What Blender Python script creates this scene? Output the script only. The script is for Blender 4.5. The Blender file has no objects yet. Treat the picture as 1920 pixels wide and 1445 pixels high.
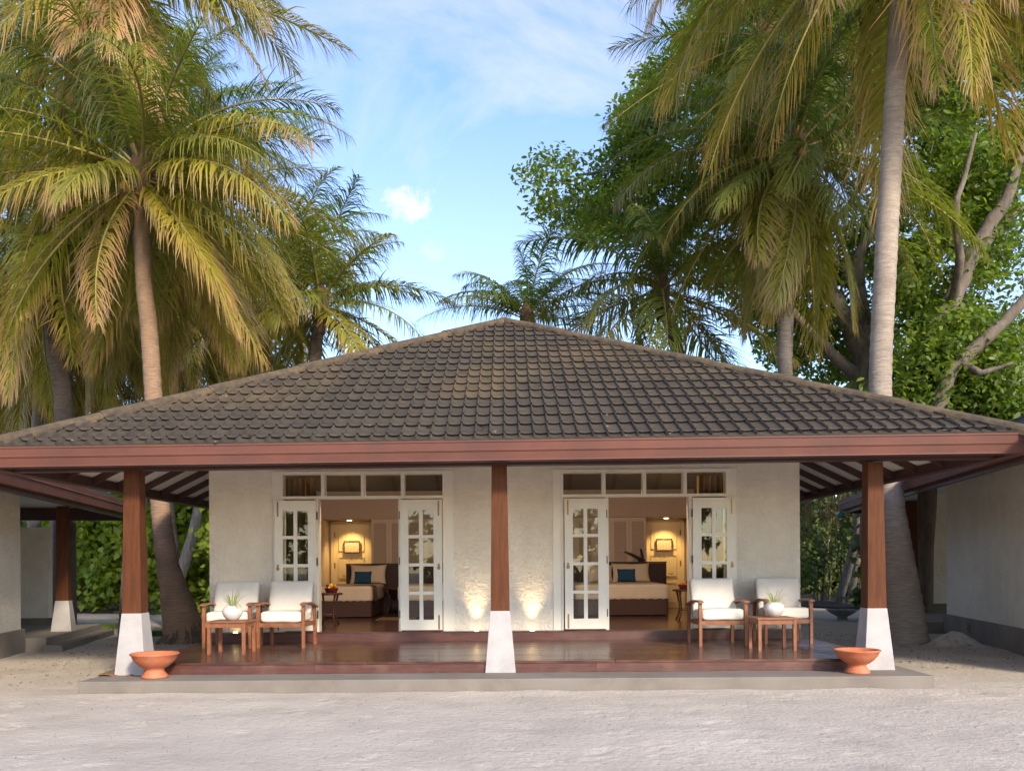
import bpy, bmesh, math, random
import numpy as np
from mathutils import Vector, Matrix, noise
PI = math.pi
random.seed(7); np.random.seed(7)
S = bpy.context.scene
COL = S.collection

# ------------------------------------------------------------------ camera, sky, sun, exposure
F = 1700.0                       # focal length in photograph pixels (1920 wide)
EYE = 1.6
ROLL = math.radians(0.4)
cam_d = bpy.data.cameras.new('camera'); cam = bpy.data.objects.new('camera', cam_d); COL.objects.link(cam)
cam_d.sensor_width = 36.0; cam_d.lens = 36.0 * F / 1920.0
cam_d.shift_y = 332.5 / 1920.0; cam_d.clip_end = 2000.0; cam_d.clip_start = 0.1
cam.matrix_world = Matrix.Translation((0, 0, EYE)) @ Matrix.Rotation(PI/2, 4, 'X') @ Matrix.Rotation(-ROLL, 4, 'Z')
S.camera = cam

SUN_EL = math.radians(29); SUN_AZ = math.radians(153)      # clockwise from +Y (view axis)
w = bpy.data.worlds.new('World'); S.world = w; w.use_nodes = True
wn = w.node_tree; wn.nodes.clear()
def WN(t, **k):
    n = wn.nodes.new(t)
    for a, b in k.items(): setattr(n, a, b)
    return n
sky = WN('ShaderNodeTexSky', sky_type='NISHITA'); sky.sun_disc = False
sky.sun_elevation = SUN_EL; sky.sun_rotation = SUN_AZ; sky.air_density = 1.0; sky.dust_density = 0.6; sky.ozone_density = 2.2
bg = WN('ShaderNodeBackground'); bg.inputs['Strength'].default_value = 0.15
out = WN('ShaderNodeOutputWorld')
tc = WN('ShaderNodeTexCoord')
def math_n(op, a, b=None, c=None, clamp=False):
    n = WN('ShaderNodeMath', operation=op); n.use_clamp = clamp
    for i, v in enumerate((a, b, c)):
        if v is None: continue
        if isinstance(v, (int, float)): n.inputs[i].default_value = v
        else: wn.links.new(v, n.inputs[i])
    return n.outputs[0]
def noise_n(vec, scale, detail, rough, sc=(1, 1, 1), loc=(0, 0, 0), dist=0):
    mp = WN('ShaderNodeMapping'); mp.inputs['Scale'].default_value = sc; mp.inputs['Location'].default_value = loc
    wn.links.new(vec, mp.inputs['Vector'])
    n = WN('ShaderNodeTexNoise'); n.inputs['Scale'].default_value = scale; n.inputs['Detail'].default_value = detail
    n.inputs['Roughness'].default_value = rough; n.inputs['Distortion'].default_value = dist
    wn.links.new(mp.outputs[0], n.inputs['Vector']); return n.outputs[0]
g = tc.outputs['Generated']
# high thin cloud veils everywhere, denser towards the horizon
n1 = noise_n(g, 2.6, 9, 0.6, (1, 1, 2.0), (0.35, 0, 0.15), 0.7)
n2 = noise_n(g, 1.1, 3, 0.5, (1, 1, 1.4), (2.3, 1, 0))
veil = math_n('MULTIPLY_ADD', math_n('ADD', n1, n2), 3.9, -3.75, True)
sep = WN('ShaderNodeSeparateXYZ'); wn.links.new(g, sep.inputs[0])
hz = math_n('MULTIPLY_ADD', sep.outputs[2], -2.1, 1.02, True)
fac = math_n('MAXIMUM', math_n('MULTIPLY', veil, 0.85), math_n('POWER', hz, 1.25))
# small puffy clouds
nd = noise_n(g, 34, 7, 0.62)
def puff(px, py, r, k):
    d = Vector(((px-960)/F, 1, (1055-py)/F)).normalized()
    vm = WN('ShaderNodeVectorMath', operation='DISTANCE'); wn.links.new(g, vm.inputs[0]); vm.inputs[1].default_value = d
    e = math_n('MULTIPLY_ADD', vm.outputs['Value'], -1.0/r, 1.0)
    e = math_n('ADD', e, math_n('MULTIPLY_ADD', nd, 3.4, -1.95))
    return math_n('MULTIPLY', math_n('MULTIPLY_ADD', e, 1.5, 0, True), k)
for a in ((768, 378, 0.030, 1.0), (785, 395, 0.024, 1.0), (745, 395, 0.018, .9), (812, 480, 0.022, .55), (995, 330, 0.011, .8), (800, 470, 0.014, .6)):
    fac = math_n('MAXIMUM', fac, puff(*a))
mix = WN('ShaderNodeMix', data_type='RGBA'); wn.links.new(fac, mix.inputs[0])
lit = WN('ShaderNodeMix', data_type='RGBA', blend_type='LIGHTEN'); lit.inputs[0].default_value = 1
wn.links.new(sky.outputs[0], lit.inputs[6]); lit.inputs[7].default_value = (2.5, 2.58, 2.72, 1)
tint = WN('ShaderNodeMix', data_type='RGBA', blend_type='MULTIPLY'); tint.inputs[0].default_value = 1
wn.links.new(sky.outputs[0], tint.inputs[6]); tint.inputs[7].default_value = (.80, .835, .985, 1)
wn.links.new(tint.outputs[2], mix.inputs[6]); wn.links.new(lit.outputs[2], mix.inputs[7])
wn.links.new(mix.outputs[2], bg.inputs['Color']); wn.links.new(bg.outputs[0], out.inputs[0])

sd = bpy.data.lights.new('sun', 'SUN'); sun = bpy.data.objects.new('sun', sd); COL.objects.link(sun)
sd.energy = 2.0; sd.angle = math.radians(8); sd.color = (1.0, 0.86, 0.66)
sun.location = (30, -30, 40)
sv = Vector((math.sin(SUN_AZ)*math.cos(SUN_EL), math.cos(SUN_AZ)*math.cos(SUN_EL), math.sin(SUN_EL)))
sun.rotation_euler = sv.to_track_quat('Z', 'Y').to_euler()
S.view_settings.view_transform = 'Standard'; S.view_settings.look = 'None'
S.view_settings.exposure = 1.4; S.view_settings.gamma = 1.0; S.view_settings.use_curve_mapping = False
S.cycles.max_bounces = 8; S.cycles.diffuse_bounces = 5; S.cycles.transparent_max_bounces = 6

# ------------------------------------------------------------------ helpers
def P(x, y, D):
    """photograph pixel at depth D -> world point"""
    u, v = x-960, 1055-y
    c, s = math.cos(-ROLL), math.sin(-ROLL)
    u, v = u*c - v*s, u*s + v*c
    return Vector((u/F*D, D, EYE + v/F*D))

MATS = {}
def mat(name, c1, c2=None, scale=6, rough=.7, bump=0, bscale=40, stretch=(1, 1, 1), detail=6, metal=0, coat=0,
        c3=None, s3=1.0, f3=.5, spec=.5, island=0, transl=0, age=False, lo=.35, hi=.65, bdist=.02, tip=None, objrand=0, speck=0):
    m = bpy.data.materials.new(name); m.use_nodes = True; nt = m.node_tree; N = nt.nodes; L = nt.links; N.clear()
    o = N.new('ShaderNodeOutputMaterial'); p = N.new('ShaderNodeBsdfPrincipled')
    L.new(p.outputs[0], o.inputs[0])
    p.inputs['Roughness'].default_value = rough; p.inputs['Metallic'].default_value = metal
    p.inputs['Coat Weight'].default_value = coat; p.inputs['Coat Roughness'].default_value = .12
    p.inputs['Specular IOR Level'].default_value = spec
    t = N.new('ShaderNodeTexCoord'); mp = N.new('ShaderNodeMapping'); L.new(t.outputs['Object'], mp.inputs[0])
    mp.inputs['Scale'].default_value = stretch
    def mixc(f, a, b):
        x = N.new('ShaderNodeMix'); x.data_type = 'RGBA'
        if isinstance(f, float): x.inputs[0].default_value = f
        else: L.new(f, x.inputs[0])
        for i, q in ((6, a), (7, b)):
            if isinstance(q, tuple): x.inputs[i].default_value = (*q[:3], 1)
            else: L.new(q, x.inputs[i])
        return x.outputs[2]
    col = c1
    if c2:
        n = N.new('ShaderNodeTexNoise'); n.inputs['Scale'].default_value = scale; n.inputs['Detail'].default_value = detail
        n.inputs['Roughness'].default_value = .6
        L.new(mp.outputs[0], n.inputs['Vector'])
        r = N.new('ShaderNodeMapRange'); r.inputs[1].default_value = lo; r.inputs[2].default_value = hi
        L.new(n.outputs[0], r.inputs[0]); col = mixc(r.outputs[0], c1, c2)
    if c3:
        n = N.new('ShaderNodeTexNoise'); n.inputs['Scale'].default_value = s3; n.inputs['Detail'].default_value = 5
        L.new(t.outputs['Object'], n.inputs['Vector'])
        r = N.new('ShaderNodeMapRange'); r.inputs[1].default_value = .48; r.inputs[2].default_value = .68; r.inputs[4].default_value = f3
        L.new(n.outputs[0], r.inputs[0]); col = mixc(r.outputs[0], col, c3)
    if speck:
        for sc_, th in ((45, .68), (170, .64), (9, .66)):
            n = N.new('ShaderNodeTexNoise'); n.inputs['Scale'].default_value = sc_; n.inputs['Detail'].default_value = 3
            L.new(t.outputs['Object'], n.inputs['Vector']); r = N.new('ShaderNodeMapRange'); L.new(n.outputs[0], r.inputs[0])
            r.inputs[1].default_value = th; r.inputs[2].default_value = th+.08; r.inputs[4].default_value = speck
            col = mixc(r.outputs[0], col, (.26, .21, .17))
    if tip:
        a = N.new('ShaderNodeAttribute'); a.attribute_name = 'tipness'
        b = N.new('ShaderNodeAttribute'); b.attribute_type = 'OBJECT'; b.attribute_name = 'age'
        # age yellows the frond, golden sunlight painted into that yellow; leaflet ends dry first
        r = N.new('ShaderNodeMapRange'); L.new(b.outputs['Fac'], r.inputs[0]); r.inputs[1].default_value = 0; r.inputs[2].default_value = .7
        col = mixc(r.outputs[0], col, tip[0])
        q = N.new('ShaderNodeMath'); q.operation = 'MULTIPLY_ADD'; L.new(b.outputs['Fac'], q.inputs[0]); q.inputs[1].default_value = .95; q.inputs[2].default_value = -.12
        q2 = N.new('ShaderNodeMath'); q2.operation = 'ADD'; L.new(a.outputs['Fac'], q2.inputs[0]); L.new(q.outputs[0], q2.inputs[1])
        r = N.new('ShaderNodeMapRange'); L.new(q2.outputs[0], r.inputs[0]); r.inputs[1].default_value = .82; r.inputs[2].default_value = 1.35
        col = mixc(r.outputs[0], col, tip[1])
    if island or objrand:
        gn = N.new('ShaderNodeNewGeometry'); oi = N.new('ShaderNodeObjectInfo')
        hsv = N.new('ShaderNodeHueSaturation')
        if isinstance(col, tuple): hsv.inputs['Color'].default_value = (*col[:3], 1)
        else: L.new(col, hsv.inputs['Color'])
        src = gn.outputs['Random Per Island'] if island else oi.outputs['Random']; k = island or objrand
        r = N.new('ShaderNodeMapRange'); L.new(src, r.inputs[0]); r.inputs[3].default_value = 1-k; r.inputs[4].default_value = 1+k
        L.new(r.outputs[0], hsv.inputs['Value'])
        if island:
            f = N.new('ShaderNodeMath'); f.operation = 'FRACT'; f2 = N.new('ShaderNodeMath'); f2.operation = 'MULTIPLY'
            L.new(src, f2.inputs[0]); f2.inputs[1].default_value = 7.13; L.new(f2.outputs[0], f.inputs[0])
            r = N.new('ShaderNodeMapRange'); L.new(f.outputs[0], r.inputs[0]); r.inputs[3].default_value = .5-.03*min(1, island*1.6); r.inputs[4].default_value = .5+.012
            L.new(r.outputs[0], hsv.inputs['Hue'])
        col = hsv.outputs[0]
    if isinstance(col, tuple): p.inputs['Base Color'].default_value = (*col[:3], 1)
    else: L.new(col, p.inputs['Base Color'])
    if bump:
        n = N.new('ShaderNodeTexNoise'); n.inputs['Scale'].default_value = bscale; n.inputs['Detail'].default_value = 6
        n.inputs['Roughness'].default_value = .65
        L.new(mp.outputs[0], n.inputs['Vector']); bp = N.new('ShaderNodeBump'); bp.inputs['Strength'].default_value = bump
        bp.inputs['Distance'].default_value = bdist
        L.new(n.outputs[0], bp.inputs['Height']); L.new(bp.outputs[0], p.inputs['Normal'])
    if transl:
        tr = N.new('ShaderNodeBsdfTranslucent'); ms = N.new('ShaderNodeMixShader'); ms.inputs[0].default_value = transl
        if isinstance(col, tuple): tr.inputs[0].default_value = (*col[:3], 1)
        else:
            gm = N.new('ShaderNodeMix'); gm.data_type = 'RGBA'; gm.blend_type = 'MULTIPLY'; gm.inputs[0].default_value = 1
            L.new(col, gm.inputs[6]); gm.inputs[7].default_value = (1.5, 1.6, .55, 1); L.new(gm.outputs[2], tr.inputs[0])
        L.new(p.outputs[0], ms.inputs[1]); L.new(tr.outputs[0], ms.inputs[2]); L.new(ms.outputs[0], o.inputs[0])
    MATS[name] = m; return m
def emis(name, c, s):
    m = bpy.data.materials.new(name); m.use_nodes = True; N = m.node_tree.nodes; p = N['Principled BSDF']
    p.inputs['Base Color'].default_value = (*c, 1); p.inputs['Emission Color'].default_value = (*c, 1); p.inputs['Emission Strength'].default_value = s
    return m
def glassm(name, tint=(.9, .95, .92)):
    m = bpy.data.materials.new(name); m.use_nodes = True; nt = m.node_tree; N = nt.nodes; N.clear()
    o = N.new('ShaderNodeOutputMaterial'); a = N.new('ShaderNodeBsdfTransparent'); a.inputs[0].default_value = (*tint, 1)
    b = N.new('ShaderNodeBsdfGlossy'); b.inputs['Roughness'].default_value = .01; fr = N.new('ShaderNodeFresnel'); fr.inputs[0].default_value = 1.5
    ms = N.new('ShaderNodeMixShader'); nt.links.new(fr.outputs[0], ms.inputs[0]); nt.links.new(a.outputs[0], ms.inputs[1]); nt.links.new(b.outputs[0], ms.inputs[2])
    nt.links.new(ms.outputs[0], o.inputs[0]); return m

WM = {}      # world matrices of every created parent
def mw(o):
    m = Matrix.LocRotScale(o.location, o.rotation_euler, o.scale)
    return (mw(o.parent) @ o.matrix_parent_inverse @ m) if o.parent else m
def link(o, parent=None, world=True):
    COL.objects.link(o)
    if parent is not None:
        o.parent = parent
        if world: o.matrix_parent_inverse = mw(parent).inverted()
    return o
def tag(o, label=None, cat=None, group=None, kind=None):
    if label: o['label'] = label
    if cat: o['category'] = cat
    if group: o['group'] = group
    if kind: o['kind'] = kind
    return o
def thing(name, label, cat, loc=(0, 0, 0), rz=0, group=None):
    o = bpy.data.objects.new(name, None); o.empty_display_size = .2; o.location = loc; o.rotation_euler = (0, 0, rz)
    COL.objects.link(o); return tag(o, label, cat, group)
def copy_tree(o, parent=None):
    c = o.copy(); COL.objects.link(c)
    if parent: c.parent = parent
    for ch in list(o.children): copy_tree(ch, c)
    return c

class MB:
    def __init__(s): s.v = []; s.f = []; s.m = []
    def add(s, vs, fs, mi=0):
        n = len(s.v); s.v += [tuple(v) for v in vs]; s.f += [tuple(i+n for i in f) for f in fs]; s.m += [mi]*len(fs); return s
    def box(s, x0, x1, y0, y1, z0, z1, mi=0):
        vs = [(x0, y0, z0), (x1, y0, z0), (x1, y1, z0), (x0, y1, z0), (x0, y0, z1), (x1, y0, z1), (x1, y1, z1), (x0, y1, z1)]
        return s.add(vs, [(0, 3, 2, 1), (4, 5, 6, 7), (0, 1, 5, 4), (1, 2, 6, 5), (2, 3, 7, 6), (3, 0, 4, 7)], mi)
    def frustum(s, cx, cy, z0, z1, a0, a1, b0=None, b1=None):
        b0 = b0 or a0; b1 = b1 or a1
        vs = [(cx+sx*a0, cy+sy*b0, z0) for sx, sy in ((-1, -1), (1, -1), (1, 1), (-1, 1))]+[(cx+sx*a1, cy+sy*b1, z1) for sx, sy in ((-1, -1), (1, -1), (1, 1), (-1, 1))]
        return s.add(vs, [(0, 3, 2, 1), (4, 5, 6, 7), (0, 1, 5, 4), (1, 2, 6, 5), (2, 3, 7, 6), (3, 0, 4, 7)])
    def bar(s, a, b, w_, h_, up=(0, 0, 1)):
        a, b = Vector(a), Vector(b); d = (b-a).normalized(); up = Vector(up)
        r = d.cross(up).normalized(); u = r.cross(d).normalized()
        vs = [q + r*sx*w_/2 + u*sz*h_/2 for q in (a, b) for sx, sz in ((-1, -1), (1, -1), (1, 1), (-1, 1))]
        return s.add(vs, [(0, 1, 2, 3), (7, 6, 5, 4), (0, 4, 5, 1), (1, 5, 6, 2), (2, 6, 7, 3), (3, 7, 4, 0)])
    def tube(s, path, radii, n=8, wob=0, cap=True):
        path = [Vector(p) for p in path]; k = len(path); base = len(s.v); up = Vector((0.03, 1, 0.02))
        for i, p in enumerate(path):
            d = (path[min(i+1, k-1)]-path[max(i-1, 0)])
            d = d.normalized() if d.length > 1e-9 else Vector((0, 0, 1))
            r = d.cross(up)
            if r.length < 1e-3: r = d.cross(Vector((1, 0, 0)))
            r.normalize(); u = r.cross(d).normalized()
            for j in range(n):
                a = 2*PI*j/n; q = radii[i] if not isinstance(radii, (int, float)) else radii
                if wob: q *= 1+random.uniform(-wob, wob)
                s.v.append(tuple(p + (r*math.cos(a)+u*math.sin(a))*q))
        for i in range(k-1):
            for j in range(n):
                a = base+i*n+j; b = base+i*n+(j+1) % n
                s.f.append((a, b, b+n, a+n)); s.m.append(0)
        if cap:
            s.f.append(tuple(base+j for j in range(n))[::-1]); s.m.append(0)
            s.f.append(tuple(base+(k-1)*n+j for j in range(n))); s.m.append(0)
        return s
    def lathe(s, prof, c=(0, 0, 0), n=28, wob=0):
        base = len(s.v)
        for r, z in prof:
            for j in range(n):
                a = 2*PI*j/n; q = r*(1+random.uniform(-wob, wob)); s.v.append((c[0]+q*math.cos(a), c[1]+q*math.sin(a), c[2]+z))
        for i in range(len(prof)-1):
            for j in range(n):
                a = base+i*n+j; b = base+i*n+(j+1) % n; s.f.append((a, b, b+n, a+n)); s.m.append(0)
        return s
    def build(s, name, m, parent=None, smooth=False, world=True, bevel=0, origin=None):
        me = bpy.data.meshes.new(name)
        vs = s.v
        if origin is not None: vs = [(x-origin[0], y-origin[1], z-origin[2]) for x, y, z in vs]
        me.from_pydata(vs, [], s.f)
        if bevel:
            bm = bmesh.new(); bm.from_mesh(me)
            bmesh.ops.bevel(bm, geom=bm.edges[:], offset=bevel, segments=2, profile=.6, affect='EDGES', clamp_overlap=True)
            bm.to_mesh(me); bm.free()
        ms = m if isinstance(m, (list, tuple)) else [m]
        for q in ms: me.materials.append(q)
        if len(ms) > 1: me.polygons.foreach_set('material_index', s.m)
        if smooth: me.polygons.foreach_set('use_smooth', [True]*len(me.polygons))
        me.update()
        o = bpy.data.objects.new(name, me)
        if origin is not None: o.location = origin
        return link(o, parent, world)
def obj_of(name, me, parent=None, loc=(0, 0, 0), rot=(0, 0, 0), sc=1, world=False):
    o = bpy.data.objects.new(name, me); o.location = loc; o.rotation_euler = rot; o.scale = (sc,)*3 if isinstance(sc, (int, float)) else sc
    COL.objects.link(o)
    if parent is not None: o.parent = parent
    return o

def fast_mesh(name, V, k, m, smooth=False, tip=None):
    """V: (n*k,3) vertices, faces are consecutive k-gons"""
    V = np.asarray(V, dtype=np.float32); n = len(V)//k
    me = bpy.data.meshes.new(name); me.vertices.add(n*k); me.vertices.foreach_set('co', V.ravel())
    me.loops.add(n*k); me.loops.foreach_set('vertex_index', np.arange(n*k, dtype=np.int32))
    me.polygons.add(n); me.polygons.foreach_set('loop_start', np.arange(0, n*k, k, dtype=np.int32))
    me.materials.append(m)
    me.update(calc_edges=True); return me

def leaves(name, C, size, m, shape='oval', jitter=.35, flat=.5, outward=None):
    """C (n,3) centres -> one mesh of pointed leaves with random directions"""
    n = len(C); rng = np.random
    nrm = rng.normal(size=(n, 3)); nrm[:, 2] = np.abs(nrm[:, 2])*1.2+flat
    if outward is not None: nrm += outward
    nrm /= np.linalg.norm(nrm, axis=1)[:, None]
    t = rng.normal(size=(n, 3)); t[:, 2] -= .5
    t -= (t*nrm).sum(1)[:, None]*nrm; t /= np.linalg.norm(t, axis=1)[:, None]
    b = np.cross(nrm, t); s = (size*(1+rng.uniform(-jitter, jitter, n)))[:, None]
    if shape == 'oval': pr = [(0, 0, 0), (.3, .21, .03), (.68, .2, .02), (1, 0, -.1), (.68, -.2, .02), (.3, -.21, .03)]
    elif shape == 'heart': pr = [(.08, 0, 0), (0, .25, .03), (.35, .42, .02), (1, 0, -.1), (.35, -.42, .02), (0, -.25, .03)]
    else: pr = [(0, 0, 0), (.3, .07, .02), (.7, .07, 0), (1, 0, -.15), (.7, -.07, 0), (.3, -.07, .02)]
    V = np.stack([C + t*s*a + b*s*c + nrm*s*d for a, c, d in pr], 1).reshape(-1, 3)
    return fast_mesh(name, V, 6, m)

def softbox(sx, sy, sz, r=.045, n=11, puff=0.0, seed=0, pillow=False):
    """upholstered cushion: rounded box with a slight crown, or a pinched pillow"""
    bm = bmesh.new(); bmesh.ops.create_cube(bm, size=2); bmesh.ops.subdivide_edges(bm, edges=bm.edges[:], cuts=n, use_grid_fill=True)
    hx, hy, hz = sx/2, sy/2, sz/2
    for v in bm.verts:
        c = v.co.copy()
        c.x = math.copysign(abs(c.x)**.75, c.x); c.y = math.copysign(abs(c.y)**.75, c.y)
        nn = noise.noise(Vector((c.x*1.7+seed, c.y*1.7, c.z*.5+seed)))
        if pillow:
            th = max(.0, (1-abs(c.x)**2.6)*(1-abs(c.y)**2.6))**.42
            pinch = 1-.07*(1-c.y*c.y)*abs(c.x)**3; pin2 = 1-.09*(1-c.x*c.x)*abs(c.y)**3
            v.co = Vector((c.x*hx*pinch, c.y*hy*pin2*(1+.05*nn), (c.z*hz*(th*.93+.07))+nn*.02*th))
        else:
            p = Vector((c.x*hx, c.y*hy, c.z*hz)); q = Vector((max(-hx+r, min(hx-r, p.x)), max(-hy+r, min(hy-r, p.y)), max(-hz+r, min(hz-r, p.z))))
            d = p-q
            if d.length > 1e-6: p = q+d.normalized()*min(r, d.length*1.0 if d.length < r else r)
            k = (1-c.x*c.x*.9)*(1-c.y*c.y*.9)
            p.z += math.copysign(puff*hz*k, c.z)*(abs(c.z))+nn*.006
            p.x += nn*.006; p.y *= 1+.012*nn
            v.co = p
    me = bpy.data.meshes.new('cushion'); bm.to_mesh(me); bm.free()
    me.polygons.foreach_set('use_smooth', [True]*len(me.polygons)); return me

# ------------------------------------------------------------------ materials
M_sand = mat('sand', (.545, .478, .395), (.47, .41, .34), .8, .95, .75, 16, detail=10, c3=(.31, .255, .205), s3=.9, f3=.30, spec=.2, bdist=.035, speck=.5)
M_stucco = mat('stucco', (.87, .80, .685), (.79, .725, .61), 3, .9, 1.0, 13, detail=8, spec=.2, bdist=.05, c3=(.60, .55, .47), s3=.8, f3=.3)
M_trim = mat('cream_paint', (.84, .79, .675), (.79, .74, .63), 4, .45, .05, 60)
M_white = mat('white_paint', (.44, .415, .40), (.37, .35, .34), 5, .7, .25, 30, c3=(.33, .29, .27), s3=3, f3=.3)
M_soffit = mat('white_boarding', (.86, .83, .77), (.78, .75, .69), 3, .6)
M_plinth = mat('grey_render', (.215, .185, .152), (.165, .14, .115), 3, .85, .3, 50, c3=(.26, .235, .205), s3=1.5, f3=.6)
M_post = mat('brown_post', (.115, .036, .012), (.07, .024, .009), 5, .65, .15, 30, stretch=(6, 6, .5), c3=(.13, .048, .02), s3=2, f3=.4, spec=.2)
M_beam = mat('dark_beam', (.075, .026, .022), (.05, .02, .018), 4, .5, .1, 30, stretch=(1, 6, 6))
M_gutter = mat('gutter_paint', (.155, .060, .042), (.115, .047, .035), 2.5, .6, .05, 20, stretch=(.5, 1, 1), c3=(.10, .05, .04), s3=1.3, f3=.5, spec=.25)
M_tile = mat('roof_tile', (.074, .055, .034), (.040, .031, .021), 7, .85, .4, 90, detail=8, c3=(.15, .10, .045), s3=.55, f3=.45, objrand=.2)  # ochre blotches paint dappled golden sunlight into the tile colour
M_tile2 = mat('slate_tile', (.05, .055, .065), (.03, .033, .04), 7, .7, .3, 60)
M_hip = mat('hip_cap', (.115, .078, .042), (.055, .042, .028), 9, .9, .5, 60, c3=(.23, .15, .07), s3=.8, f3=.8)
M_deck = mat('deck_wood', (.095, .034, .022), (.04, .017, .013), 5, .24, .25, 25, stretch=(.6, 9, 9), objrand=.38, coat=.25, bdist=.008, c3=(.15, .072, .05), s3=2.2, f3=.5)
M_riser = mat('riser_wood', (.125, .042, .030), (.065, .025, .019), 5, .4, .2, 25, stretch=(.5, 6, 6), c3=(.19, .095, .066), s3=2.5, f3=.5)
M_teak = mat('teak', (.30, .115, .05), (.20, .07, .03), 6, .45, .15, 40, stretch=(2, 2, 2))
M_dkwood = mat('dark_wood', (.12, .045, .03), (.07, .028, .02), 6, .35, .1, 30)
M_cush = mat('cream_canvas', (.74, .69, .61), (.69, .64, .56), 5, .9, .2, 220)
M_terra = mat('terracotta', (.52, .155, .065), (.42, .12, .05), 7, .8, .25, 50, c3=(.55, .28, .17), s3=4, f3=.5)
M_ceramic = mat('white_ceramic', (.70, .67, .63), (.58, .55, .52), 6, .55, .15, 40)
M_glass = glassm('glass')
M_brass = mat('aged_brass', (.30, .20, .09), rough=.35, metal=.9)
M_steel = mat('dark_metal', (.06, .05, .045), rough=.4, metal=.8)
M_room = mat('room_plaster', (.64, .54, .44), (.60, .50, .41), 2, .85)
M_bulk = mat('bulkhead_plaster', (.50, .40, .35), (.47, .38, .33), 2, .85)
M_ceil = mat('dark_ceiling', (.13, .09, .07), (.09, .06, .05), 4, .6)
M_doorp = mat('door_cream', (.72, .62, .42), rough=.5)
M_ward = mat('wardrobe_paint', (.56, .46, .40), rough=.5)
M_linen = mat('bed_linen', (.76, .66, .55), (.71, .62, .52), 5, .9)
M_skirt = mat('brown_valance', (.11, .065, .06), (.08, .05, .045), 12, .9, .2, 60, stretch=(8, 8, 1))
M_head = mat('purple_brown_headboard', (.045, .018, .022), (.03, .012, .016), 8, .6)
M_teal = mat('teal_fabric', (.02, .10, .22), (.015, .07, .17), 20, .9)
M_throw = mat('taupe_throw', (.24, .16, .10), (.18, .12, .08), 30, .95)
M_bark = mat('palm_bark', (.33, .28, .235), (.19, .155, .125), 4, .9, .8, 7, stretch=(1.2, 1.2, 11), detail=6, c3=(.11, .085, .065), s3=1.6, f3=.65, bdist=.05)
M_bark_w = mat('palm_bark_sunlit', (.42, .27, .17), (.26, .165, .105), 4, .9, .8, 7, stretch=(1.2, 1.2, 11), detail=6, c3=(.13, .10, .08), s3=1.1, f3=.6, bdist=.05)  # lit copy of the palm bark, orange sunlight put into its colour
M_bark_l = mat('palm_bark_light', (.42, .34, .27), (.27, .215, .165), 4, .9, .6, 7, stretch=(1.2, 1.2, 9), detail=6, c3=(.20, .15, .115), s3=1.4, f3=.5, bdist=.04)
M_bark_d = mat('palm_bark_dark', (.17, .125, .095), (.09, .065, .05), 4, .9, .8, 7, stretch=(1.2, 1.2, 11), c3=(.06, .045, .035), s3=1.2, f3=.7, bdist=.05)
M_wood = mat('tree_bark', (.17, .135, .10), (.09, .07, .055), 5, .9, .7, 14, stretch=(1, 1, .4), c3=(.22, .18, .14), s3=1.6, f3=.4, bdist=.04)
M_banyan = mat('banyan_bark', (.42, .36, .30), (.22, .18, .15), 5, .9, .8, 10, stretch=(3, 3, .5), bdist=.05)
M_frond = mat('palm_leaf', (.115, .175, .035), (.075, .135, .033), 2, .38, spec=.45, transl=.38, tip=((.33, .27, .035), (.42, .25, .12)), island=.22)
M_rachis = mat('palm_rachis', (.28, .24, .06), (.22, .16, .05), 3, .5)
M_leaf = mat('broad_leaf', (.10, .165, .03), (.18, .235, .04), 1.0, .4, spec=.4, transl=.45, island=.35)
M_hedge = mat('hedge_leaf', (.22, .34, .045), (.42, .44, .05), .8, .45, spec=.4, transl=.4, island=.3)
M_dark = mat('undergrowth_leaf', (.07, .12, .028), (.12, .17, .04), .9, .5, spec=.3, transl=.25, island=.35)
M_far = mat('far_leaf', (.07, .11, .03), (.15, .18, .04), .3, .6, spec=.2, transl=.2, island=.3)
M_grass = mat('grass', (.10, .16, .03), (.16, .20, .05), 2, .7, transl=.3, island=.3)
M_soil = mat('soil', (.10, .075, .055), (.06, .045, .035), 2, .95, .6, 20)
M_fibre = mat('crown_fibre', (.16, .085, .04), (.08, .045, .025), 14, .95, .8, 30, stretch=(3, 3, .6))
M_nut = mat('coconut', (.45, .20, .03), (.30, .22, .04), 8, .5)
M_root = mat('dead_root', (.09, .065, .05), (.16, .12, .09), 9, .95)
M_coir = mat('coir', (.26, .16, .08), (.12, .065, .03), 30, .95, .5, 120)
M_stone = mat('grey_stone', (.24, .24, .235), (.17, .17, .165), 9, .7, .3, 50)
M_pebble = mat('litter', (.20, .15, .11), (.34, .29, .24), 9, .9, island=.3)
M_strip = emis('led_strip', (1.0, .55, .14), 1.3)
M_bulb = emis('warm_lamp', (1.0, .72, .34), 5.0)
M_paper = mat('print_paper', (.62, .52, .40), (.45, .37, .28), 26, .8, lo=.5, hi=.56)

# ------------------------------------------------------------------ ground
def gh(x, y):
    h = .022*noise.noise(Vector((x*.55, y*.9, 0))) + .010*noise.noise(Vector((x*2.1, y*2.4, 5))) + .003*noise.noise(Vector((x*6, y*9, 9)))
    if y < 11.24:                                  # loose sand swept up against the plinth
        h += max(0, 1-(11.24-y)/.35)*.028*(.6+noise.noise(Vector((x*1.3, 0, 3))))
    return h
xs = np.concatenate([[-300, -120, -60, -35, -24], np.linspace(-18, -9.1, 60), np.linspace(-9, 9, 400), np.linspace(9.1, 18, 60), [24, 35, 60, 120, 300]])
ys = np.concatenate([[-120, -60, -30, -14, -4, 2, 5], np.linspace(6, 12, 150), np.linspace(12.15, 30, 90), [33, 37, 43, 55, 80, 140, 400]])
vv = [(x, y, gh(x, y) if abs(x) < 25 and 3 < y < 34 else 0) for y in ys for x in xs]
VA = np.array(vv); rg = np.random.RandomState(12)
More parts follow.
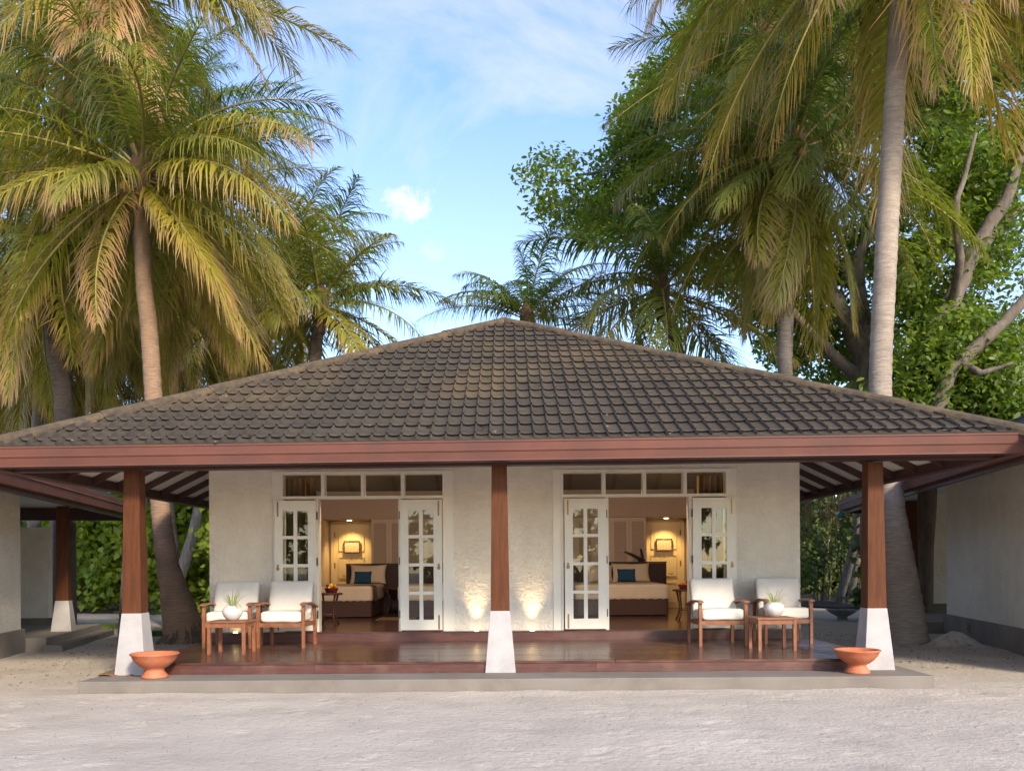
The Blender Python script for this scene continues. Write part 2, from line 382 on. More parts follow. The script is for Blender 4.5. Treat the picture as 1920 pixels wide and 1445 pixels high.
for _ in range(420):                         # footprints and scuffs
    fx, fy = rg.uniform(-7.5, 7.5), rg.uniform(6.3, 10.9) if rg.rand() < .75 else rg.uniform(12, 20)
    a_, la, lb, dp = rg.uniform(0, PI), rg.uniform(.07, .17), rg.uniform(.04, .08), rg.uniform(.003, .010)
    dx, dy = VA[:, 0]-fx, VA[:, 1]-fy; sel = (np.abs(dx) < .5) & (np.abs(dy) < .5); dx, dy = dx[sel], dy[sel]
    u_, v_ = (dx*math.cos(a_)+dy*math.sin(a_))/la, (-dx*math.sin(a_)+dy*math.cos(a_))/lb; q_ = u_*u_+v_*v_
    VA[sel, 2] += dp*(-np.exp(-q_)*1.3+.6*np.exp(-(np.sqrt(q_)-1.5)**2*4))
vv = [tuple(v) for v in VA]
nx = len(xs); ff = [(j*nx+i, j*nx+i+1, (j+1)*nx+i+1, (j+1)*nx+i) for j in range(len(ys)-1) for i in range(nx-1)]
b = MB(); b.v = vv; b.f = ff; b.m = [0]*len(ff)
tag(b.build('sand_ground', M_sand, smooth=True), kind='structure')
# soil under the planting behind the houses
b = MB()
pts = [(-30, 31.2), (-13, 30.5), (-9.5, 29.6), (-6, 30.2), (-2, 29), (3, 27.5), (7, 29.5), (10, 31.5), (13, 27), (16, 25), (30, 25), (60, 60), (-60, 60)]
b.add([(x, y, .045) for x, y in pts], [tuple(range(len(pts)))])
tag(b.build('soil_bed', M_soil), kind='structure')
# leaf litter and shell grit scattered on the sand
n = 2600
C = np.stack([np.random.uniform(-9, 9, n), 6.6+np.random.rand(n)**.8*18, np.zeros(n)], 1)
keep = ~((np.abs(C[:, 0]) < 5.5) & (C[:, 1] > 11.1)); C = C[keep]
C[:, 2] = [gh(x, y)+.006 for x, y, z in C]
me = leaves('ground_litter', C, .022, M_pebble, 'oval', .6, 3.0); o = obj_of('ground_litter', me); tag(o, kind='stuff')
n = 9000
C = np.stack([np.random.uniform(-7.5, 7.5, n), 6.6+np.random.rand(n)*4.5, np.zeros(n)], 1)
C[:, 2] = [gh(x, y)+.002 for x, y, z in C]
tag(obj_of('shell_grit', leaves('shell_grit', C, .011, M_pebble, 'oval', .7, 2.0)), kind='stuff')
side = []
for _ in range(1500):
    sgn = random.random()
    if sgn < .55: x, y = random.uniform(6, 8.6), random.uniform(13.2, 20)
    else: x, y = random.uniform(-8.2, -5.2), random.uniform(12, 19.5)
    side.append((x, y, gh(x, y)+.01))
me = leaves('leaf_litter', np.array(side), .045, M_pebble, 'oval', .5, 2.0); tag(obj_of('leaf_litter', me), kind='stuff')
def blades(name, regions, n, h, m, lab):
    V = []
    for _ in range(n):
        x0, x1, y0, y1 = random.choice(regions)
        a, r = random.uniform(0, 2*PI), math.sqrt(random.random())
        x = (x0+x1)/2+(x1-x0)/2*r*math.cos(a); y = (y0+y1)/2+(y1-y0)/2*r*math.sin(a)
        a = random.uniform(0, PI); dx, dy = math.cos(a)*.008, math.sin(a)*.008; hh = h*random.uniform(.5, 1.3)
        lx, ly = random.gauss(0, .4)*hh, random.gauss(0, .4)*hh
        z = gh(x, y)
        V += [(x-dx, y-dy, z), (x+dx, y+dy, z), (x+lx, y+ly, z+hh)]
    o = obj_of(name, fast_mesh(name, V, 3, m)); tag(o, kind='stuff')
blades('grass', [(-13.5, -9.6, 22.5, 24.6), (-12.5, -9.2, 29.5, 31.3), (-10.5, -8.3, 28.6, 30.6), (-8.9, -7.6, 20.6, 21.4), (-13.5, -10.5, 30, 31.5)], 26000, .075, M_grass, '')

# ------------------------------------------------------------------ main house
XC = -.10; YE = 11.33; HW = 6.58; ZE = 3.11; PITCH = math.atan(.492)
house = thing('villa', 'white rendered villa with hipped brown tile roof, open double doors and raised timber veranda', 'house', (XC, 15.2, 0))
YW = 15.2; FZ = .47; DZ = .318
# plinth and deck
b = MB(); b.box(-5.40, 5.24, 11.26, 15.0, -.1, .165)
plinth = b.build('plinth', M_plinth, house, bevel=.012)
b = MB(); b.box(-5.08, 4.93, 11.93, 15.04, .15, DZ-.034)
deck = b.build('deck', M_riser, house)
yb = 11.89; i = 0
segs = [[-5.11, -1.9, 1.35, 4.96], [-5.11, -.6, 2.6, 4.96], [-5.11, -3.2, .4, 4.96]]
while yb < 15.0:
    ye = min(yb+.118, 15.045); sg = segs[i % 3]
    for a, c in zip(sg[:-1], sg[1:]):
        z = random.uniform(-.0015, .0015)
        MB().box(a+.003, c-.003, yb+.003, ye-.003, DZ-.032, DZ+z).build('deck_board', M_deck, deck, origin=((a+c)/2, (yb+ye)/2, DZ))
    yb += .121; i += 1
for a, c in ((-5.09, -2.6), (-2.597, 1.1), (1.103, 4.94)):
    MB().box(a, c, 11.90, 11.928, .168, DZ-.036).build('fascia_board', M_riser, deck, origin=((a+c)/2, 11.9, .2))
# inside floor with its step
b = MB(); b.box(-5.0, 4.78, 15.075, 22.6, .2, FZ-.02)
floor = b.build('floor', M_riser, house)
yb = 15.07; i = 0
while yb < 22.3:
    for a, c in ((-5.02, -1.2+.6*(i % 3)), (-1.195+.6*(i % 3), 4.8)):
        MB().box(a, c, yb+.001, yb+.138, FZ-.02, FZ).build('floor_board', M_deck, floor, origin=((a+c)/2, yb, FZ))
    yb += .14; i += 1
# walls: front piers, side walls, back
WT = 3.6
def wallbox(x0, x1, y0, y1, z0=FZ-.3, z1=WT, m=M_stucco, name='wall'):
    return MB().box(x0, x1, y0, y1, z0, z1).build(name, m, house, origin=((x0+x1)/2, y0, z0))
UL = (-4.00, -.98); UR = (.69, 3.76)        # the two door units (outer edges of the smooth trim)
for x0, x1 in ((-5.07, UL[0]), (UL[1], UR[0]), (UR[1], 4.83)):
    wallbox(x0, x1, YW, YW+.2, FZ+.002)
for x0, x1 in ((UL[0], UL[1]), (UR[0], UR[1])): wallbox(x0, x1, YW+.01, YW+.2, 3.16, WT)
wallbox(-5.07, -4.87, YW+.2, 22.8, 0); wallbox(4.63, 4.83, YW+.2, 22.8, 0); wallbox(-4.87, 4.63, 22.5, 22.8, 0)
b = MB(); b.box(-5.10, -4.55, 15.2, 22.8, -.05, .44); b.box(4.3, 4.86, 15.2, 22.8, -.05, .44); b.build('side_footing', M_plinth, house)
# interior shell
wallbox(-4.55, -4.50, YW+.2, 22.4, FZ, 3.3, M_room, 'room_wall'); wallbox(4.30, 4.35, YW+.2, 22.4, FZ, 3.3, M_room, 'room_wall')
wallbox(-.16, -.04, YW+.2, 22.4, FZ, 3.3, M_room, 'partition_wall'); wallbox(-4.5, -.16, 22.38, 22.45, FZ, 3.3, M_room, 'room_wall'); wallbox(-.04, 4.3, 22.38, 22.45, FZ, 3.3, M_room, 'room_wall')
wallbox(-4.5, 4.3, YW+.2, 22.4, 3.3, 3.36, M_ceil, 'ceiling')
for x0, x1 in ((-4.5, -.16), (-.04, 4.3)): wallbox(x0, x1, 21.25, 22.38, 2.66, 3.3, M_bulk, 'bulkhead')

def door_unit(x0, x1, xa, xb, leaves_x, curtain):
    """x0..x1 outer trim, xa..xb doorway, leaves lie folded back on the side panels"""
    fr = MB(); y0 = YW-.03; y1 = YW+.19
    T0 = x0+.14; T1 = x1-.14
    MB().box(x0, T0, y0+.012, y1, FZ+.002, 3.16).build('plaster_margin', M_trim, house, origin=(x0, YW, FZ)); MB().box(T1, x1, y0+.012, y1, FZ+.002, 3.16).build('plaster_margin', M_trim, house, origin=(T1, YW, FZ))
    g_ = MB(); zt0, zt1 = 2.74, 3.10
    g_.box(T0, T1, y0-.012, y1-.02, zt1, 3.155)                          # head
    g_.box(T0, T1, y0-.012, y1-.02, zt0-.05, zt0)                        # transom rail
    g_.box(T0, T0+.035, y0-.01, y1-.03, FZ+.002, zt1); g_.box(T1-.035, T1, y0-.01, y1-.03, FZ+.002, zt1)
    g_.box(xa-.035, xa+.02, y0-.004, y1-.03, FZ+.003, zt0-.05); g_.box(xb-.02, xb+.035, y0-.004, y1-.03, FZ+.003, zt0-.05)
    wq = (T1-T0-.07)/4
    for k in (1, 2, 3): g_.box(T0+.035+wq*k-.03, T0+.035+wq*k+.03, y0-.006, y1-.05, zt0, zt1)
    fr2 = g_.build('door_frame', M_trim, house, bevel=.004, origin=(x0, YW, FZ))
    for k in range(4):
        a = T0+.035+wq*k+(.03 if k else 0); c = T0+.035+wq*(k+1)-(.03 if k < 3 else 0)
        MB().box(a, c, YW+.05, YW+.056, zt0, zt1).build('transom_pane', M_glass, fr2, origin=((a+c)/2, YW+.05, zt0))
    MB().box(T0+.04, T1-.04, YW+.24, YW+.26, zt1+.01, zt1+.035).build('light_strip', M_strip, fr2)
    for (lx0, lx1, hside) in leaves_x:
        lf = MB(); ly0, ly1 = YW-.095, YW-.05; z0, z1 = FZ+.025, 2.665
        cx = (lx0+lx1)/2; pw = .178; gp = .062
        pz0 = z0+.17; ph = (z1-.17-pz0-3*.052)/4
        px = [(cx-gp/2-pw, cx-gp/2), (cx+gp/2, cx+gp/2+pw)]
        lf.box(lx0, px[0][0], ly0, ly1, z0, z1); lf.box(px[1][1], lx1, ly0, ly1, z0, z1)
        lf.box(px[0][0], px[1][1], ly0, ly1, z0, pz0); lf.box(px[0][0], px[1][1], ly0, ly1, pz0+4*ph+3*.052, z1)
        lf.box(px[0][1], px[1][0], ly0+.004, ly1-.004, pz0, pz0+4*ph+3*.052)
        for r in range(3):
            zz = pz0+ph*(r+1)+.052*r
            for p_ in px: lf.box(p_[0], p_[1], ly0+.006, ly1-.006, zz, zz+.052)
        leaf = lf.build('french_door', M_trim, house, origin=(lx0, YW, FZ))
        for r in range(4):
            zz = pz0+(ph+.052)*r
            for p_ in px:
                MB().box(p_[0], p_[1], YW-.075, YW-.070, zz, zz+ph).build('door_pane', M_glass, leaf, origin=(p_[0], YW, zz))
        hx = lx0+.055 if hside < 0 else lx1-.055
        hb = MB(); hb.box(hx-.016, hx+.016, ly0-.008, ly0, 1.50, 1.60)
        hb.tube([(hx+.024*math.cos(t), ly0-.014, 1.53+.028*math.sin(t)) for t in np.linspace(0, 2*PI, 13)], .005, 6)
        hb.build('ring_handle', M_brass, leaf)
        MB().box(hx-.013, hx+.013, ly0-.007, ly0, z1-.27, z1-.02).build('bolt', M_brass, leaf)
        MB().box(hx-.013, hx+.013, ly0-.007, ly0, z0+.01, z0+.25).build('bolt', M_brass, leaf)
        jx = lx1+.004 if hside < 0 else lx0-.016
        for zz in (z1-.32, (z0+z1)/2, z0+.2): MB().box(jx, jx+.012, ly0-.004, ly1+.03, zz, zz+.13).build('hinge', M_steel, leaf)
    cu = MB(); k = 44
    cx0, cx1 = curtain
    pr = [(cx0+(cx1-cx0)*i/k, YW+.42+.045*math.sin(i*1.25)+.015*math.sin(i*3.1)) for i in range(k+1)]
    cu.add([(x, y, z) for z in (FZ+.03, 3.08) for x, y in pr], [(i, i+1, k+2+i, k+1+i) for i in range(k)])
    return cu.build('curtain', M_linen2, house, smooth=True)
M_linen2 = mat('curtain_cloth', (.20, .12, .065), (.13, .08, .045), 8, .9)
door_unit(UL[0], UL[1], -3.25, -1.88, ((-3.955, -3.26, -1), (-1.865, -1.165, 1)), (-4.2, -3.35))
door_unit(UR[0], UR[1], 1.60, 2.985, ((.88, 1.575, -1), (3.02, 3.72, 1)), (3.15, 4.0))
# room doors (six panels), fixed to the house
def room_door(x0, x1, hinge):
    b = MB(); y = 22.33; z0, z1 = FZ+.01, 2.60
    b.box(x0-.09, x0, y-.03, y+.05, FZ, z1+.04); b.box(x1, x1+.09, y-.03, y+.05, FZ, z1+.04); b.box(x0, x1, y-.03, y+.05, z1, z1+.05)
    b.box(x0, x1, y, y+.04, z0, z1)
    d = b.build('room_door', M_doorp, house, origin=(x0, y, z0))
    w_ = (x1-x0); xs_ = ((x0+.10, x0+w_/2-.05), (x0+w_/2+.05, x1-.10)); zs_ = ((.62, 1.10), (1.25, 1.78), (1.92, 2.44))
    for xa, xb in xs_:
        for za, zb in zs_:
            p = MB(); p.box(xa, xb, y-.004, y, za, zb)
            q = .022
            for a in ((xa, xb, za, za+q), (xa, xb, zb-q, zb), (xa, xa+q, za+q, zb-q), (xb-q, xb, za+q, zb-q)): p.box(a[0], a[1], y-.022, y-.004, a[2], a[3])
            p.box(xa+.07, xb-.07, y-.014, y-.004, za+.07, zb-.07)
            p.build('door_panel', M_doorp, d)
    hx = x1-.05 if hinge < 0 else x0+.05
    MB().box(hx-.02, hx+.02, y-.05, y, 1.42, 1.47).build('door_knob', M_steel, d)
    kx = x0 if hinge < 0 else x1
    for zz in (.8, 1.5, 2.25): MB().box(kx-.012, kx+.012, y-.036, y, zz, zz+.13).build('hinge', M_brass, d)
room_door(-4.36, -3.54, -1); room_door(3.33, 4.15, 1)
for cx in (-3.93, 3.74):
    MB().lathe([(0, 0), (.045, 0), (.055, .004), (.055, .02)], (cx, 21.95, 2.648), 20).build('downlight', M_bulb, house)
    ld = bpy.data.lights.new('downlight_beam', 'SPOT'); ld.energy = 30; ld.color = (1, .62, .22); ld.spot_size = math.radians(105); ld.spot_blend = .7; ld.shadow_soft_size = .05
    lo_ = bpy.data.objects.new('downlight_beam', ld); lo_.location = (cx, 21.93, 2.62); COL.objects.link(lo_); lo_.rotation_euler = (math.radians(8), 0, 0)
    lo_.parent = house; lo_.matrix_parent_inverse = mw(house).inverted()
for cx, wd in ((-2.2, 1.6), (1.9, 1.6)):
    ld = bpy.data.lights.new('cove_glow', 'AREA'); ld.shape = 'RECTANGLE'; ld.size = wd; ld.size_y = .06; ld.energy = 26; ld.color = (1, .70, .46)
    lo_ = bpy.data.objects.new('cove_glow', ld); lo_.location = (cx, YW+.30, 3.09); COL.objects.link(lo_); lo_.rotation_euler = (math.radians(55), 0, 0)
    lo_.parent = house; lo_.matrix_parent_inverse = mw(house).inverted()
# floor uplights washing the front wall
for ux in (-4.62, -.60, .33):
    b = MB(); b.lathe([(.0, .012), (.026, .012), (.034, .010), (.036, 0)], (ux, 15.12, FZ), 18)
    b.build('floor_uplight', M_bulb, house, smooth=True)
    ld = bpy.data.lights.new('uplight_beam', 'SPOT'); ld.energy = 24 if ux > -2 else 6; ld.color = (1, .72, .38); ld.spot_size = math.radians(62); ld.spot_blend = 1; ld.shadow_soft_size = .05
    lo_ = bpy.data.objects.new('uplight_beam', ld); lo_.location = (ux, 15.075, FZ+.035); COL.objects.link(lo_)
    lo_.rotation_euler = (math.radians(180-4), 0, 0); lo_.parent = house; lo_.matrix_parent_inverse = mw(house).inverted()

# posts
for px_ in (-5.03+.02, -.16, 4.80):
    b = MB(); b.frustum(px_, 12.05, .97, 2.90, .125, .10)
    p = b.build('veranda_post', M_post, house, bevel=.006, origin=(px_, 12.05, .97))
    MB().frustum(px_, 12.05, .166, .972, .20, .130).build('post_base', M_white, p, bevel=.006, origin=(px_, 12.05, .166))

# roof
rise = HW*math.tan(PITCH); AP = (XC, YE+HW, ZE+rise)
cs, sn = math.cos(PITCH), math.sin(PITCH)
cr = [(XC-HW, YE), (XC+HW, YE), (XC+HW, YE+2*HW), (XC-HW, YE+2*HW)]
b = MB(); b.add([(x, y, ZE-.03) for x, y in cr]+[(AP[0], AP[1], AP[2]-.03)], [(0, 1, 4), (1, 2, 4), (2, 3, 4), (3, 0, 4)])
b.add([(x, y, ZE-.10) for x, y in cr]+[(AP[0], AP[1], AP[2]-.10)], [(1, 0, 4), (2, 1, 4), (3, 2, 4), (0, 3, 4)])
roof = b.build('roof', M_tile, house, origin=(XC, YE, ZE))
# soffit boarding just below the roof
sf = MB(); zo = .115
sf.add([(x, y, ZE-zo) for x, y in cr]+[(AP[0], AP[1], AP[2]-zo)], [(1, 0, 4), (2, 1, 4), (3, 2, 4), (0, 3, 4)])
soff = sf.build('soffit', M_soffit, roof)
# tiles on the front slope
TWD = .186; ROW = .413; NR = 18
prof = [(0, .014), (.03, .040), (.075, .047), (.12, .040), (.155, .014), (.32, .004), (.55, .0), (.8, .004), (.98, .015)]
def tile_mesh(clampf=None, off=(0, 0)):
    vs = []; fs = []; n = len(prof)
    def put(x, y, z):
        if clampf: x, y = clampf(x, y)
        vs.append((x, y, z))
    for k, (yy, lift) in enumerate(((0, .036), (.008, .043), (ROW+.03, .004))):
        for u, z in prof:
            sc = -.006*(1-(2*u-1)**2) if k < 2 else 0
            put(u*TWD*1.06, yy+sc, z+lift)
    for u, z in prof:
        sc = -.006*(1-(2*u-1)**2); put(u*TWD*1.06, .034+sc, z*.4-.008)
    for i in range(n-1):
        fs += [(i, i+1, n+i+1, n+i), (n+i, n+i+1, 2*n+i+1, 2*n+i), (3*n+i, 3*n+i+1, i+1, i)]
    me = bpy.data.meshes.new('roof_tile'); me.from_pydata(vs, [], fs); me.materials.append(M_tile)
    me.polygons.foreach_set('use_smooth', [True]*len(me.polygons))
    try: me.set_sharp_from_angle(angle=math.radians(42))
    except Exception: pass
    return me
TM = tile_mesh(); allt = []
for r in range(NR):
    s0 = r*ROW-.20; half = lambda s: HW - max(0, s)*cs
    h0 = half(s0); k0 = int(math.floor(-h0/TWD))-1
    for k in range(k0, -k0+1):
        x0 = k*TWD + random.uniform(-.002, .002); x1 = x0+TWD
        if x0 > half(s0)-.02 or x1 < -half(s0)+.02: continue
        allt.append((r, k, x0, s0))
allt.sort(key=lambda t: (t[0], abs(t[2])))
rest = MB()
RM = Matrix.Rotation(PITCH, 4, 'X')
for idx, (r, k, x0, s0) in enumerate(allt):
    ht = HW-(s0+ROW+.03)*cs
    cut = r == 0 or (x0 < -ht) or (x0+TWD*1.06 > ht)
    jz = random.uniform(0, .004); jr = random.gauss(0, .004)
    if random.random() < .02: jz += .006; jr += random.uniform(-.02, .02)
    if cut:
        def cf(x, y, x0=x0, s0=s0):
            y = max(y, -s0-.01 if s0 < 0 else y); lim = max(.0, HW-max(0, s0+y)*cs); return min(max(x+x0, -lim), lim)-x0, y
        me = tile_mesh(cf)
    else: me = TM
    base = Vector((XC+x0, YE+s0*cs, ZE+s0*sn)) + Vector((0, -sn, cs))*jz
    Mx = Matrix.Translation(base) @ RM @ Matrix.Rotation(jr, 4, 'Z')
    if idx < 300:
        o = bpy.data.objects.new('roof_tile', me); COL.objects.link(o); o.parent = roof
        o.matrix_parent_inverse = mw(roof).inverted(); o.matrix_basis = Mx
    else:
        n0 = len(rest.v); rest.v += [tuple(Mx @ v.co) for v in me.vertices]; rest.f += [tuple(n0+i for i in p.vertices) for p in me.polygons]; rest.m += [0]*len(me.polygons)
M_tiler = mat('roof_tile_upper', (.074, .055, .034), (.040, .031, .021), 7, .85, .4, 90, detail=8, c3=(.15, .10, .045), s3=.55, f3=.45, island=.2)  # carries the same painted sun dapples as the lower tiles
ro = rest.build('roof_tile', M_tiler, roof, smooth=True); ro['kind'] = 'stuff'
try: ro.data.set_sharp_from_angle(angle=math.radians(42))
except Exception: pass
# hip caps, in overlapping lengths
def hips(corner, apex, parent, m, n=6, rad=.13):
    a, c = Vector(corner), Vector(apex); d = (c-a); L = d.length; d.normalize()
    sdv = d.cross(Vector((0, 0, 1))).normalized(); up = sdv.cross(d).normalized()
    for i in range(n):
        p0 = a+d*(L*i/n-.02); p1 = a+d*(L*(i+1)/n+.03)
        vs = []; 
        for p, k in ((p0, 1.0), (p1, .93)):
            for t in range(7):
                an = PI*t/6; vs.append(p+sdv*math.cos(an)*rad*k+up*(math.sin(an)*rad*.62*k-.015+(.012 if k == 1 else 0)))
            for t in (6, 0):
                an = PI*t/6; vs.append(p+sdv*math.cos(an)*rad*k-up*.06)
        nn = 9
        fs = [(j, (j+1) % nn, nn+(j+1) % nn, nn+j) for j in range(nn)]+[tuple(range(nn))[::-1], tuple(range(nn, 2*nn))]
        MB().add(vs, fs).build('hip_cap', m, parent, origin=tuple(p0))
zc = ZE+.03
hips((XC-HW-.02, YE-.02, zc), (AP[0], AP[1], AP[2]+.04), roof, M_hip); hips((XC+HW+.02, YE-.02, zc), (AP[0], AP[1], AP[2]+.04), roof, M_hip)
hips((XC+HW, YE+2*HW, zc), (AP[0], AP[1], AP[2]+.04), roof, M_hip, 4); hips((XC-HW, YE+2*HW, zc), (AP[0], AP[1], AP[2]+.04), roof, M_hip, 4)
# moulded gutter: profile swept round the eaves (outward offset, z)
gp = [(.10, 3.135), (.125, 3.135), (.125, 3.115), (.115, 3.105), (.108, 3.03), (.118, 3.015), (.112, 3.0), (.100, 2.992), (.082, 2.90), (.085, 2.887), (-.02, 2.887), (-.02, 2.93), (.06, 2.93), (.09, 3.03)]
def ring(pr, name, m, parent, x0, x1, y0, y1, **k):
    b = MB(); n = len(pr)
    for sx, sy in ((0, 0), (1, 0), (1, 1), (0, 1)):
        for o_, z in pr: b.v.append(((x1+o_) if sx else (x0-o_), (y1+o_) if sy else (y0-o_), z))
    for c in range(4):
        for j in range(n):
            a = c*n+j; a2 = c*n+(j+1) % n; d = ((c+1) % 4)*n
            b.f.append((a, d+j, d+(j+1) % n, a2)); b.m.append(0)
    return b.build(name, m, parent, **k)
gut = ring(gp, 'gutter', M_gutter, roof, XC-HW, XC+HW, YE+.1, YE+2*HW-.1)
ring([(0, 2.885), (0, 3.03), (-.09, 3.03), (-.09, 2.885)], 'eaves_beam', M_beam, roof, XC-HW+.02, XC+HW-.02, YE+.12, YE+2*HW-.12)
# ring beam over the posts
b = MB(); b.box(XC-HW+.12, XC+HW-.12, 11.95, 12.15, 2.89, 3.02); b.build('post_beam', M_beam, roof)
# rafters under the boarding, left, right and front
def rafter(a, c): MB().bar(a, c, .06, .11).build('rafter', M_beam, roof)
rz = lambda d: ZE-.175+d*math.tan(PITCH)
y = 12.5
while y < 23.6:
    for sg in (-1, 1):
        d1 = min(HW-4.9, y-YE-.05)
        rafter((XC+sg*(HW-.08), y, rz(.08)), (XC+sg*(HW-d1), y, rz(d1)))
    y += .9
x = XC-5.9
while x < XC+6:
    d1 = min(3.9, HW-abs(x-XC)-.05)
    rafter((x, YE+.1, rz(.1)), (x, YE+d1, rz(d1))); x += .9
for sg in (-1, 1):
    rafter((XC+sg*(HW-.06), YE+.06, rz(.0)+.0), (XC+sg*(HW-4), YE+4, rz(4)-.01))
lt = []
for _ in range(150):
    u = random.uniform(-1, 1); d_ = random.random()**1.4*6.2
    if abs(u)*HW > HW-d_: continue
    lt.append((XC+u*HW, YE+d_, ZE+d_*math.tan(PITCH)+.055))
lo_ = obj_of('fallen_leaves', leaves('fallen_leaves', np.array(lt), .075, M_pebble, 'oval', .6, 3.0)); lo_.parent = roof; lo_.matrix_parent_inverse = mw(roof).inverted(); lo_['kind'] = 'stuff'
roof.rotation_euler = (0, -.007, 0)

# ------------------------------------------------------------------ neighbouring houses
def neighbour(name, label, origin, rz_, sgn, eave, ycor, ywall, zb, ylen, postxy):
    """sgn +1: the side facing us is local +x (left house); -1: local -x (right house)"""
    h = thing(name, label, 'house', (*origin, 0), rz_)
    def X(x): return x*sgn
    def bx(x0, x1, y0, y1, z0, z1, nm, m, par=h, **k):
        a, c = sorted((X(x0), X(x1))); return MB().box(a, c, y0, y1, z0, z1).build(nm, m, par, world=False, **k)
    y0 = ycor-ylen
    bx(-.01, -9, y0+1.6, ywall, .40, 3.3, 'wall', M_stucco)
    bx(.06, -9.1, y0+1.5, ywall+.03, -.1, .43, 'footing', M_plinth, bevel=.01)
    bx(.42, -3.2, ywall+.035, ycor-1.4, -.1, .25, 'porch_floor', M_plinth, bevel=.01)
    bx(.75, .43, ywall-.15, ycor-1.6, -.1, .12, 'porch_step', M_plinth, bevel=.01)
    v = bx(.075, .055, ywall-1.95, ywall-1.70, .16, .34, 'air_vent', M_plinth)
    for i in range(4):
        for j in range(2): bx(.085, .074, ywall-1.94+j*.125, ywall-1.84+j*.125, .175+.042*i, .19+.042*i, 'vent_slot', M_steel, v)
    px_, py_ = postxy
    p = MB().frustum(X(px_), py_, .88, zb+.05, .125, .10).build('veranda_post', M_post, h, world=False)
    q = MB().frustum(X(px_), py_, .24, .88, .20, .130).build('post_base', M_white, p, world=False)
    # roof
    W = 6.4; x1 = eave; x0 = eave-2*W; zt = zb+.25; r_ = W*.49
    ya, yb_ = y0, ycor; cx = (x0+x1)/2
    C4 = [(X(x0), ya), (X(x1), ya), (X(x1), yb_), (X(x0), yb_)]; A1 = (X(cx), ya+W); A2 = (X(cx), yb_-W)
    b = MB(); nst = 14
    def lerp(a, c, t): return tuple(a[i]+(c[i]-a[i])*t for i in range(len(a)))
    tops = [(*A1, zt+r_), (*A1, zt+r_), (*A2, zt+r_), (*A2, zt+r_)]
    for s_ in range(nst):
        t0, t1 = s_/nst, (s_+1)/nst
        L0 = [lerp((*C4[i], zt), tops[i], t0) for i in range(4)]; L1 = [lerp((*C4[i], zt), tops[i], t1) for i in range(4)]
        L0 = [(x, y, z+.035) for x, y, z in L0]
        for i in range(4):
            j = (i+1) % 4; b.add([L0[i], L0[j], L1[j], L1[i]], [(0, 1, 2, 3)])
            b.add([L0[i], L0[j], (L0[j][0], L0[j][1], L0[j][2]-.05), (L0[i][0], L0[i][1], L0[i][2]-.05)], [(0, 1, 2, 3)])
    rf = b.build('roof', M_tile2, h, world=False)
    for s_ in range(3):
        pass
    b = MB(); zq = zt-.06
    b.add([(*C4[i], zq) for i in range(4)]+[(*A1, zq+r_), (*A2, zq+r_)], [(0, 1, 4), (1, 2, 5, 4), (2, 3, 5), (3, 0, 4, 5)]); b.build('soffit', M_soffit, rf, world=False)
    xs_ = sorted((X(x0), X(x1)))
    g2 = [(.10, zt+.02), (.12, zt+.02), (.112, zt-.07), (.118, zt-.09), (.10, zt-.10), (.085, zb+.0), (-.02, zb+.0), (-.02, zt-.05)]
    ring(g2, 'gutter', M_gutter, rf, xs_[0], xs_[1], ya+.1, yb_-.1, world=False)
    ring([(0, zb-.085), (0, zb+.14), (-.09, zb+.14), (-.09, zb-.085)], 'eaves_beam', M_beam, rf, xs_[0]+.02, xs_[1]-.02, ya+.12, yb_-.12, world=False)
    def raf(a, c): MB().bar(a, c, .07, .13).build('rafter', M_beam, rf, world=False)
    rz2 = lambda d: zt-.13+d*.49
    raf((X(x1-.05), yb_-.05, rz2(0)), (X(x1-3.4), yb_-3.4, rz2(3.4)))
    yy = ya+1.5
    while yy < yb_-1: raf((X(x1-.08), yy, rz2(.08)), (X(x1-min(1.5, yb_-yy)), yy, rz2(min(1.5, yb_-yy)))); yy += 1.8
    return h
nl = neighbour('neighbour_villa', 'rendered villa at left edge with its rust gutter sloping down behind the left post', (-9.0, 16.0), math.radians(11.3), 1, 1.0, 6.6, 1.0, 2.80, 15, (.2, 3.0))
nr = neighbour('neighbour_villa', 'rendered villa at right edge with a slotted vent in its grey footing', (8.60, 15.1), math.radians(-10.3), -1, 1.28, 9.75, 4.7, 2.97, 15, (0, 7.6))
# garden walls beside the neighbours
def gwall(x0, x1, y, z1, label, zb=.38):
    t = thing('garden_wall', label, 'wall', ((x0+x1)/2, y, 0))
    MB().box(x0, x1, y, y+.2, zb, z1).build('wall_panel', M_stucco, t); MB().box(x0-.1, x1+.12, y-.06, y+.26, -.1, zb+.03).build('footing', M_plinth, t, bevel=.01)
gwall(-15.0, -10.95, 21.4, 2.52, 'pale rendered garden wall behind the left villa with grey footing', .35)
gwall(10.72, 14.5, 23.4, 3.3, 'narrow pale rendered wall end on grey footing beside the right villa', .45)

